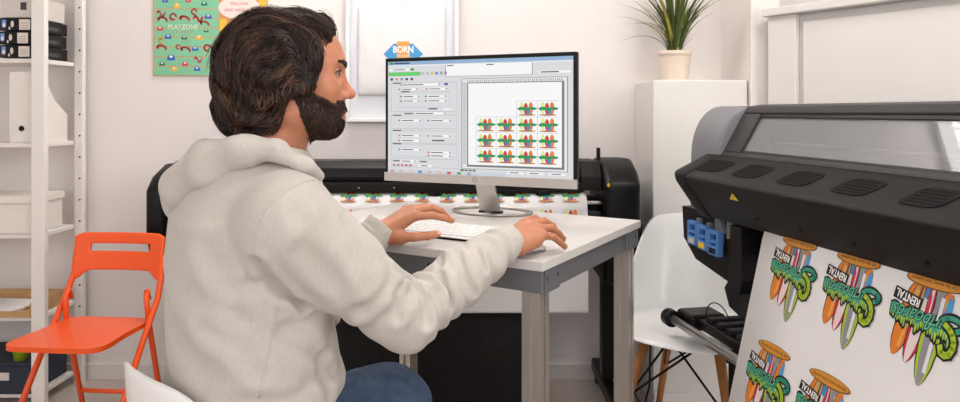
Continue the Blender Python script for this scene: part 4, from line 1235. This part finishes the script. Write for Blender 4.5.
# right hand on the mouse: gently curved fingers
fr = [([(.083, .030, .026), (.122, .034, .028), (.152, .034, .014), (.172, .033, -.002)], .0088),
      ([(.087, .010, .029), (.128, .011, .029), (.160, .010, .014), (.180, .009, -.004)], .0090),
      ([(.084, -.011, .026), (.124, -.014, .022), (.154, -.016, .006), (.173, -.017, -.010)], .0086),
      ([(.078, -.031, .017), (.112, -.036, .010), (.136, -.039, -.005), (.152, -.041, -.017)], .0078)]
th = [(.034, .026, -.004), (.066, .036, -.010), (.094, .040, -.016), (.116, .036, -.020)]
RT = Vector((.205, 1.645, .85))
rh = make_hand(WR_R+Vector((.004, .004, .001)), Vector((RT.x-WR_R.x, RT.y-WR_R.y, .0)), Vector((.04, -.27, 1)), 1, fr, th, .022, EL_R)
# left hand hovering over the keys, thumb towards the camera
fl = [([(.085, .030, .040), (.122, .034, .040), (.152, .034, .030), (.176, .033, .019)], .0088),
      ([(.090, .010, .046), (.130, .010, .050), (.158, .009, .036), (.176, .008, .018)], .0090),
      ([(.086, -.012, .044), (.124, -.014, .046), (.150, -.015, .030), (.165, -.015, .012)], .0086),
      ([(.080, -.032, .038), (.110, -.037, .036), (.130, -.040, .022), (.142, -.041, .006)], .0078)]
tl = [(.034, .034, -.002), (.070, .052, -.002), (.104, .056, -.002), (.132, .050, -.003)]
LT = P(464, 213, 1.76)
lh = make_hand(WR_L+Vector((.006, .0, .004)), Vector((LT.x-WR_L.x, LT.y-WR_L.y, .012)), Vector((-.1, -.28, 1)), -1, fl, tl, .042, EL_L)
parts += [rh[:2], lh[:2]]

# ---- trunk and limbs under the clothes
HIP_R, KN_R, AN_R = Vector((-.44, 1.215, .565)), Vector((-.175, 1.335, .583)), Vector((-.15, 1.35, .10))
HIP_L, KN_L, AN_L = Vector((-.50, 1.40, .565)), Vector((-.21, 1.55, .475)), Vector((-.10, 1.62, .10))
def body_sdf(*p):
    d = chain(p, [Vector((TC[0], TC[1], .56)), Vector((TC[0], TC[1], .75)), Vector((TC[0]+.01, TC[1], .93)), Vector((-.40, 1.318, 1.03))], [.11, .10, .105, .055], .05)
    for a in ((SH_R, EL_R, WR_R), (SH_L, EL_L, WR_L)):
        d = smin(d, chain(p, list(a), [.052, .042, .027], .02), .04)
    for a in ((HIP_R, KN_R, AN_R), (HIP_L, KN_L, AN_L)):
        d = smin(d, chain(p, list(a), [.075, .05, .035], .03), .04)
    return d
bv, bf_ = surf_nets(body_sdf, (-.66, 1.04, .05), (.10, 1.76, 1.10), .010)
parts.append((bv, bf_))
V = np.concatenate([v for v, _ in parts]); off = np.cumsum([0]+[len(v) for v, _ in parts[:-1]])
Fq = np.concatenate([f+o for (_, f), o in zip(parts, off)])
person = empty('person', (TC[0], TC[1], 0), 0, 'man in pale grey hoodie and jeans seated at the desk using keyboard and mouse', 'person')
def wp(name, me, m, label=None, parent=person): return world_parent(link(name, me, m, label=label), parent)
body = wp('body', np_mesh('body', V, Fq), M_skin)

# nails
M_nail = mat('finger_nail', srgb(224, 172, 150), .3)
nb = MB()
for q, t, n, r0 in rh[2]+lh[2]:
    n = (n-t*n.dot(t)).normalized(); s_ = t.cross(n)
    rot = Matrix((t, s_, n)).transposed()
    nb.box(q+n*r0*.72, (.009, r0*1.1, .003), .0013, 2, rot=rot)
wp('nails', nb.mesh('nails'), M_nail, parent=body)

# lips, eyes, brows
def head_pt(x, y, z): return Vector(from_head(np.array([[x, y, z]]))[0])
lm = lambda *p: np.maximum(np.maximum(head_sdf(p)-.0007, np.abs(p[1])-.0215), np.maximum(np.abs(p[2]+.0655)-.0095+.012*np.abs(p[1])/.0215*.5, -(p[0]-.085)))
lv, lf = surf_nets(lm, (.07, -.03, -.085), (.115, .03, -.045), .0013)
wp('lips', np_mesh('lips', from_head(lv), lf), mat('lip_skin', srgb(190, 104, 96), .4, sss=.1), parent=body)
for s in (-1, 1):
    e = bmesh.new(); bmesh.ops.create_uvsphere(e, u_segments=20, v_segments=14, radius=.0118)
    bmesh.ops.translate(e, vec=(.0785, s*.0325, .0125), verts=e.verts)
    for v_ in e.verts: v_.co = head_pt(*v_.co)
    me = bpy.data.meshes.new('eye'); e.to_mesh(me); e.free()
    eo = wp('eye', me, M_eye, parent=body); me.polygons.foreach_set('use_smooth', [True]*len(me.polygons))
    a = head_pt(.0855, s*.0322, .0118); b = head_pt(.0908, s*.032, .0116)
    wp('iris', MB().cyl(a, b, .0066, .0050, n=16).mesh('iris'), M_iris, parent=eo)

# ---- hair: a dark mass with strands combed over it
def hair_sdf(p):
    x, y, z = p; ay = np.abs(y)
    d = ell(p, (-.030, 0, .036), (.101, .093, .094))
    d = smin(d, ell(p, (-.070, 0, -.045), (.062, .080, .072)), .05)
    d = smin(d, ell((x, ay, z), (-.048, .052, -.062), (.050, .030, .050)), .02)
    d = smin(d, ell(p, (.036, 0, .088), (.046, .062, .036)), .03)
    d = smin(d, ell((x, ay, z), (-.012, .072, -.010), (.045, .022, .05)), .02)
    d = smin(d, ell((x, ay, z), (.028, .064, .035), (.034, .024, .050)), .015)
    l = np.sqrt((x+.03)**2+(z-.03)**2)
    d = d+.0045*np.sin(l*170+5*wob(p, 34, 0, 4)+y*20)+.002*wob(p, 120, 4, 4)          # locks
    line = .050+.30*np.maximum(z-.005, 0)+.30*np.maximum(.055-ay, 0)*(z > .03)         # hairline
    low = np.clip((-.022-z)/.012, 0, 1)
    line = line*(1-low)+(-.002+.35*(z+.03))*low
    quiff = np.clip((z-.070)/.010, 0, 1)
    line = line*(1-quiff)+.2*quiff
    d = smax(d, x-line+.0018*wob(p, 160, 2, 4), .006)
    d = smax(d, -(z+.100-.06*(x+.09)+.004*wob(p, 110, 6, 4)), .008)
    return d
mv, mf = surf_nets(lambda *p: hair_sdf(p), (-.17, -.12, -.13), (.11, .12, .15), .0028)
hair = wp('hair', np_mesh('hair', from_head(mv), mf), M_hair2, label='dark brown wavy hair')

def strands(seed_V, sdf, flow, N, m, step, r0, lift, rng, curl):
    """(N,m,3) polylines combed along flow over the surface of sdf"""
    idx = rng.choice(len(seed_V), N); q = seed_V[idx]+rng.normal(size=(N, 3))*.0012
    lev = rng.uniform(lift[0], lift[1], N); ph = rng.uniform(0, 6.28, N); am = rng.uniform(.3, 1, N)*curl
    out = np.empty((N, m, 3)); nrm = np.empty((N, m, 3)); e = .0015
    keep = rng.uniform(.0, 1, N)
    for k in range(m):
        v0 = sdf((q[:, 0], q[:, 1], q[:, 2]))
        g = np.stack([sdf((q[:, 0]+e*(a == 0), q[:, 1]+e*(a == 1), q[:, 2]+e*(a == 2)))-v0 for a in range(3)], 1)
        n = g/(np.linalg.norm(g, axis=1, keepdims=True)+1e-9)
        lv_ = lev*(.4+.6*k/m)
        q = q-n*np.clip((v0-lv_), -.004, .004)[:, None]
        out[:, k] = q; nrm[:, k] = n
        fl = flow(q); b = np.cross(n, fl)
        fl = fl+b*(am*np.sin(k*.85+ph*.35+q[:, 0]*50))[:, None]
        fl = fl-n*np.sum(fl*n, 1, keepdims=True)
        fl /= np.linalg.norm(fl, axis=1, keepdims=True)+1e-9
        q = q+fl*step
    return out, nrm

def strand_mesh(out, nrm, r0):
    N, m, _ = out.shape
    t = np.gradient(out, axis=1); t /= np.linalg.norm(t, axis=2, keepdims=True)+1e-9
    b = np.cross(t, nrm); b /= np.linalg.norm(b, axis=2, keepdims=True)+1e-9
    n = np.cross(b, t)
    prof = np.sin(np.linspace(.25, 1, m)*math.pi)**.6*1.0; prof[-1] = .15
    r = (r0*prof)[None, :, None]
    vs = np.stack([out+n*r*.7, out+b*r-n*r*.35, out-b*r-n*r*.35], 2).reshape(-1, 3)
    base = (np.arange(N)[:, None]*m+np.arange(m-1)[None, :])*3
    F_ = []
    for s in range(3):
        s2 = (s+1) % 3
        F_.append(np.stack([base+s, base+s2, base+3+s2, base+3+s], 2).reshape(-1, 4))
    return vs, np.concatenate(F_)
rng = np.random.RandomState(11)
def hair_flow(q):
    dx, dz = q[:, 0]+.03, q[:, 2]-.03; l = np.sqrt(dx*dx+dz*dz)+1e-6
    sidew = np.clip(1-l/.075, 0, 1)
    f = np.stack([-dz/l*(1-sidew)-.75*sidew, .15*np.sign(q[:, 1])*(1-np.abs(q[:, 1])/.1), dx/l*(1-sidew)-.62*sidew], 1)
    # top sweeps back; below the crown everything falls
    low = np.clip((.02-q[:, 2])/.05, 0, 1)[:, None]
    f = f*(1-low)+np.array([-.35, 0, -.94])*low
    f = f+.45*np.stack([np.sin(q[:, 2]*60+q[:, 1]*25), np.sin(q[:, 0]*55), np.cos(q[:, 0]*70+q[:, 1]*30)], 1)*.8
    return f/np.linalg.norm(f, axis=1, keepdims=True)
def hs(p): return hair_sdf(p)
out, nrm = strands(mv, hs, hair_flow, 6000, 11, .0062, .0011, (.0, .008), rng, .75)
o2, n2 = strands(mv[mv[:, 2] > .05], hs, hair_flow, 260, 10, .0055, .001, (.006, .016), rng, 1.0)     # flyaways
o2 = np.concatenate([o2, o2[:, -1:]], 1); n2 = np.concatenate([n2, n2[:, -1:]], 1)
lock = np.sin(out[:, 0, 0]*95+out[:, 0, 2]*60)+rng.normal(size=len(out))*.6 > .75
for sel, m_ in ((~lock, M_hair), (lock, M_hair3)):
    sv, sf_ = strand_mesh(out[sel], nrm[sel], .00115)
    if m_ is M_hair:
        sv2, sf2 = strand_mesh(o2, n2, .0006); sf_ = np.concatenate([sf_, sf2+len(sv)]); sv = np.concatenate([sv, sv2])
    so = wp('hair_strands', np_mesh('hair_strands', from_head(sv), sf_), m_, parent=hair); so['kind'] = 'stuff'

# ---- beard and brows
def beard_mask(p):
    x, y, z = p; ay = np.abs(y)
    top = -.020-(x-.035)*.50                                  # cheek line falling to the mouth corner
    m_ = z-top
    m_ = np.maximum(m_, .004+.36*(-.025-z)-x)
    must = np.maximum(np.abs(z+.047)-.0095, np.maximum(.078-x, ay-.034))      # moustache
    m_ = np.minimum(m_, must)
    m_ = np.maximum(m_, -(z+.122))
    lips = np.sqrt(((x-.100)/.020)**2+(y/.025)**2+((z+.0655)/.0100)**2)-1
    return np.maximum(m_, -lips*.01)
def beard_sdf(p):
    return smax(head_sdf(p)-.0014-.0006*wob(p, 260, 4, 4), beard_mask(p)+.0015*wob(p, 200, 2, 4), .004)
dv, df = surf_nets(lambda *p: beard_sdf(p), (-.06, -.1, -.17), (.12, .1, .03), .0024)
M_bm = mat('beard_mass', srgb(82, 55, 42), .7, noise=.4, nscale=240)
beard = wp('beard', np_mesh('beard', from_head(dv), df), M_bm, label='dark full beard')
def beard_flow(q):
    f = np.stack([.25+0*q[:, 0], .0*q[:, 0], -1+0*q[:, 0]], 1)
    f[:, 0] += np.where(q[:, 0] > .08, .2, -.1)
    return f/np.linalg.norm(f, axis=1, keepdims=True)
bo, bn = strands(dv[head_sdf((dv[:, 0], dv[:, 1], dv[:, 2])) > .0005], lambda p: head_sdf(p)-.0015, beard_flow, 4200, 4, .0028, .0004, (.0004, .0030), rng, .6)
w_, x_ = strand_mesh(bo, bn, .0005)
sb = wp('beard_strands', np_mesh('beard_strands', from_head(w_), x_), M_beard, parent=beard); sb['kind'] = 'stuff'
def brow_sdf(p):
    x, y, z = p; ay = np.abs(y)
    t = (ay-.010)/.040
    zc = .0285+.010*np.clip(t, 0, 1)-.012*np.clip(t-.55, 0, 1)**1.2
    th_ = .0052*(1-.6*np.clip(t, 0, 1))+.0009*np.sin(ay*1500)
    reg = np.maximum(np.abs(z-zc)-th_, np.maximum(np.abs(t-.5)-.5, 0)*.04-.0002+0*z)
    reg = np.maximum(reg, np.maximum(.010-ay, ay-.050))
    return np.maximum(np.maximum(head_sdf(p)-.0024, reg), .05-x)
for sd in (-1, 1):
    ev, ef = surf_nets(lambda *p: brow_sdf(p), (.05, -.06 if sd < 0 else .004, .012), (.115, -.004 if sd < 0 else .06, .055), .0013)
    wp('eyebrow', np_mesh('eyebrow', from_head(ev), ef), M_hair2, parent=body)
def lash_sdf(p):
    q = (p[0], np.abs(p[1]), p[2])
    return chain(q, [(.0865, .020, .0160), (.0925, .032, .0172), (.0855, .044, .0150)], [.0014, .0019, .0014])
for sd in (-1, 1):
    ev, ef = surf_nets(lambda *p: lash_sdf(p), (.07, -.06 if sd < 0 else .004, .005), (.10, -.004 if sd < 0 else .06, .03), .0009)
    wp('eyelashes', np_mesh('eyelashes', from_head(ev), ef), M_hair2, parent=body)

# ---- hoodie
TAB = np.array([  # z, forward half depth, side half width, centre shift forward
    (.50, .150, .190, -.000), (.56, .165, .200, .006), (.62, .166, .203, .004), (.68, .152, .200, .000), (.78, .148, .198, -.004), (.88, .146, .200, -.010),
    (.96, .132, .190, -.016), (1.01, .108, .160, -.010), (1.05, .080, .115, .004), (1.09, .062, .075, .02)])
def torso(p):
    X, Y, Z = p
    a, b, c = (np.interp(Z, TAB[:, 0], TAB[:, k]) for k in (1, 2, 3))
    dx, dy = X-TC[0], Y-TC[1]; f = dx*ct+dy*st-c; s = -dx*st+dy*ct
    n = 2.3
    k0 = ((np.abs(f)/a)**n+(np.abs(s)/b)**n)**(1/n)
    d = (k0-1)*np.minimum(a, b)*.95
    return np.maximum(d, np.maximum(.525-Z, Z-1.085))
def along(p, a, b):
    d = b-a; l2 = d.length_squared
    return ((p[0]-a.x)*d.x+(p[1]-a.y)*d.y+(p[2]-a.z)*d.z)/l2
def gs(x, c, w): return np.exp(-((x-c)/w)**2)
def sleeve(p, S, E, W, rs):
    d1 = chain(p, [S, S.lerp(E, .5), E], rs[:3], .03)
    Wc = E.lerp(W, .94)
    d2 = chain(p, [E, E.lerp(W, .5), Wc], [rs[2], rs[3], rs[4]], .02)
    d = smin(d1, d2, .022)
    t1, t2 = along(p, S, E), along(p, E, W)
    # folds: rings bunched at the elbow and towards the cuff, long soft ones on the upper arm
    warp = wob(p, 26, 0, 4); warp2 = wob(p, 40, 4, 4)
    d = d+.0050*np.sin(t2*46+warp*4.2+1)*gs(t2, .22, .22)*np.clip(t2+.15, 0, 1)**.3
    d = d+.0055*np.sin(t2*38+warp2*3.0)*gs(t2, .80, .20)
    d = d+.0042*np.sin(t1*30+warp*4+2)*gs(t1, .80, .26)
    d = d+.0040*np.sin(t1*13+warp2*3)*gs(t1, .35, .35)
    return d
def hoodie_sdf(*p):
    X, Y, Z = p
    d = torso(p)
    d = smin(d, chain(p, [SH_R+Vector((0, .01, -.005)), Vector((-.40, 1.315, 1.0)), SH_L+Vector((0, 0, -.005))], [.074, .085, .074], .04), .05)
    # broad folds on the trunk
    w = wob(p, 13, 0, 4); w2 = wob(p, 24, 4, 4)
    d = d+.0038*np.sin(Z*34+(X-Y)*22+w*4)*np.clip((1.0-Z)*4, 0, 1)+.0026*np.sin(Z*60-X*34+w2*4)*gs(Z, .62, .10)
    d = d-.004*gs(Z, .585, .02)+.006*gs(Z, .625, .012)                    # hem gather
    dr = sleeve(p, SH_R, EL_R, WR_R, [.080, .067, .055, .053, .041])
    dl = sleeve(p, SH_L, EL_L, WR_L, [.078, .070, .062, .052, .041])
    d = smin(d, dr, .022); d = smin(d, dl, .02)
    # neck opening
    neck = cap(p, Vector(head_pt(-.026, 0, -.04)), Vector(head_pt(-.040, 0, -.17)), .066, .062)
    d = smax(d, -neck, .008)
    return d
def ray_hit(px, py, sdf, y0=.9):
    """where the sight line through a photo pixel meets the cloth"""
    d = (P(px, py, 1)-Vector((0, 0, HC))); d.normalize(); t = y0
    for _ in range(80):
        q = Vector((0, 0, HC))+d*t; v = float(sdf(q.x, q.y, q.z))
        if v < .0005: break
        t += max(.0008, v*.8)
        if t > 2.2: return None
    return q
CREASES = []
base_sdf = hoodie_sdf
for pts, depth, w in (([(398, 270), (412, 284), (424, 300), (428, 322)], .010, .009), ([(440, 258), (441, 280), (450, 306)], .008, .008), ([(458, 253), (464, 275), (474, 293)], .007, .007),
                      ([(476, 246), (485, 270)], .006, .006), ([(404, 276), (396, 296), (398, 318)], .006, .008), ([(414, 288), (440, 292)], .005, .007),
                      ([(345, 220), (362, 240), (372, 262)], .004, .010), ([(258, 262), (278, 284), (304, 303)], .010, .010), ([(300, 250), (330, 285), (362, 312)], .004, .014),
                      ([(300, 215), (310, 250), (335, 280)], .0035, .014), ([(238, 290), (262, 282), (280, 290)], .004, .012), ([(200, 330), (235, 345), (258, 372)], .004, .014),
                      ([(285, 330), (310, 345), (330, 372)], .005, .012), ([(205, 250), (225, 285), (240, 320)], .004, .016), ([(330, 340), (318, 365), (330, 392)], .005, .010)):
    q = [ray_hit(a, b, base_sdf) for a, b in pts]
    if all(x is not None for x in q): CREASES.append((q, depth, w))
def hoodie_sdf(*p):
    d = base_sdf(*p)
    for q, depth, w in CREASES:
        c = chain(p, q, [0]*len(q)); d = d+depth*np.exp(-(c/w)**2)-depth*.5*np.exp(-((c-2.0*w)/w)**2)
    return d
gv, gf = surf_nets(hoodie_sdf, (-.68, 1.02, .51), (.09, 1.74, 1.12), .0046)
hoodie = wp('hoodie', np_mesh('hoodie', gv, gf), M_hood, label='pale heather grey hoodie')
def hood_sdf(*p):
    near = chain(p, [P(178, 208, 1.30), P(184, 191, 1.28), P(210, 165, 1.23), P(243, 150, 1.20), P(277, 152, 1.19), P(305, 164, 1.215), P(318, 176, 1.26)],
                 [.016, .038, .040, .026, .016, .012, .009], .02)
    far = chain(p, [P(180, 205, 1.33), P(186, 188, 1.38), P(214, 160, 1.44), P(246, 152, 1.47), P(285, 160, 1.46), P(318, 176, 1.36)], [.016, .038, .038, .028, .018, .010], .02)
    mid = chain(p, [P(184, 190, 1.33), P(208, 160, 1.33)], [.042, .040])
    d = smin(smin(near, far, .03), mid, .04)
    w2 = wob(p, 24, 4, 4)
    d = d+.0028*np.sin((p[0]*.7-p[2])*62+w2*4)
    neck = cap(p, Vector(head_pt(-.026, 0, -.04)), Vector(head_pt(-.040, 0, -.17)), .068, .062)
    return smax(d, -neck, .008)
ov, of_ = surf_nets(hood_sdf, (-.68, 1.08, .92), (-.22, 1.58, 1.16), .0042)
wp('hood', np_mesh('hood', ov, of_), M_hood, parent=hoodie)

def project(q, sdf, n=8):
    q = np.array(q, dtype=float); e = .001
    for _ in range(n):
        v0 = float(sdf(*q)); g = np.array([float(sdf(*(q+e*np.eye(3)[k])))-v0 for k in range(3)])/e
        q = q-g/(np.dot(g, g)+1e-6)*v0
    return Vector(q)
# cuffs: ribbed open rings round the wrists
def cuff(E, W, r0, r1, ln, back):
    t = (W-E).normalized(); c = W-t*back
    up = Vector((0, 0, 1)); x = t.cross(up).normalized(); y = x.cross(t)
    prof = [(0, r0*.9), (.15, r0*1.02), (.5, r0), (.85, r1*1.02), (1, r1), (1.0, r1-.0045), (.8, r1-.006), (0, r0*.85)]
    def fn(i, j):
        s_ = j*(len(prof)-1); k = int(min(s_, len(prof)-2)); f = s_-k
        a = prof[k][0]*(1-f)+prof[k+1][0]*f; r = prof[k][1]*(1-f)+prof[k+1][1]*f
        ph = 2*math.pi*i; r *= 1+.012*math.sin(ph*26)
        return c+t*(a*ln)+x*math.cos(ph)*r+y*math.sin(ph)*r*.96
    me = MB().grid(fn, 104, 21, True).mesh('cuff')
    me.polygons.foreach_set('use_smooth', [True]*len(me.polygons))
    wp('cuff', me, M_hood, parent=hoodie)
cuff(EL_R, WR_R, .041, .0375, .050, .030)
cuff(EL_L, WR_L, .043, .0430, .055, .030)
# stitched seams
def seam(pts, r=.0016):
    q = [project(a, hoodie_sdf) for a in pts]
    # resample smooth
    dense = []
    for a, b in zip(q, q[1:]):
        for k in range(4): dense.append(project(a.lerp(b, k/4), hoodie_sdf, 4))
    dense.append(q[-1])
    me = MB().tube(dense, r, 6).mesh('seam'); me.polygons.foreach_set('use_smooth', [True]*len(me.polygons))
    wp('seam', me, mat('seam_thread', srgb(196, 188, 180), .9), parent=hoodie)
def seam_px(px): 
    q = [ray_hit(a, b, hoodie_sdf) for a, b in px]; seam([x for x in q if x is not None])
seam_px([(314, 180), (300, 184), (283, 194), (268, 209), (259, 228), (256, 248), (260, 262)])
seam_px([(279, 300), (273, 330), (266, 365), (259, 398)])
# drawcord end at the collar
# ---- jeans and shoes
def jeans_sdf(*p):
    d = None
    for a, rs in (((HIP_R, KN_R, AN_R), (.102, .074, .058)), ((HIP_L, KN_L, AN_L), (.102, .074, .058))):
        c = chain(p, [a[0], a[1], a[1].lerp(a[2], .5), a[2]], [rs[0], rs[1], .066, rs[2]], .03); d = c if d is None else smin(d, c, .03)
    d = smin(d, ell(p, (TC[0]-.01, TC[1], .575), (.15, .17, .095)), .04)
    w = wob(p, 30, 0, 4)
    d = d+.0035*np.sin(p[2]*60+p[0]*45+w*4)
    return np.maximum(d, .075-p[2])
jv, jf = surf_nets(jeans_sdf, (-.62, 1.08, .06), (-.04, 1.70, .70), .0075)
wp('jeans', np_mesh('jeans', jv, jf), M_denim, label='blue denim jeans')
for A in (AN_R, AN_L):
    f = lambda *p: np.maximum(smin(ell(p, (A.x+.075, A.y+.03, .035), (.135, .047, .05), ((.93, .37, 0), (-.37, .93, 0), (0, 0, 1))), cap(p, (A.x, A.y, .05), (A.x, A.y, .11), .05, .045), .03), .002-p[2])
    v_, f_ = surf_nets(f, (A.x-.12, A.y-.12, -.01), (A.x+.24, A.y+.2, .17), .007)
    wp('shoe', np_mesh('shoe', v_, f_), M_sole)
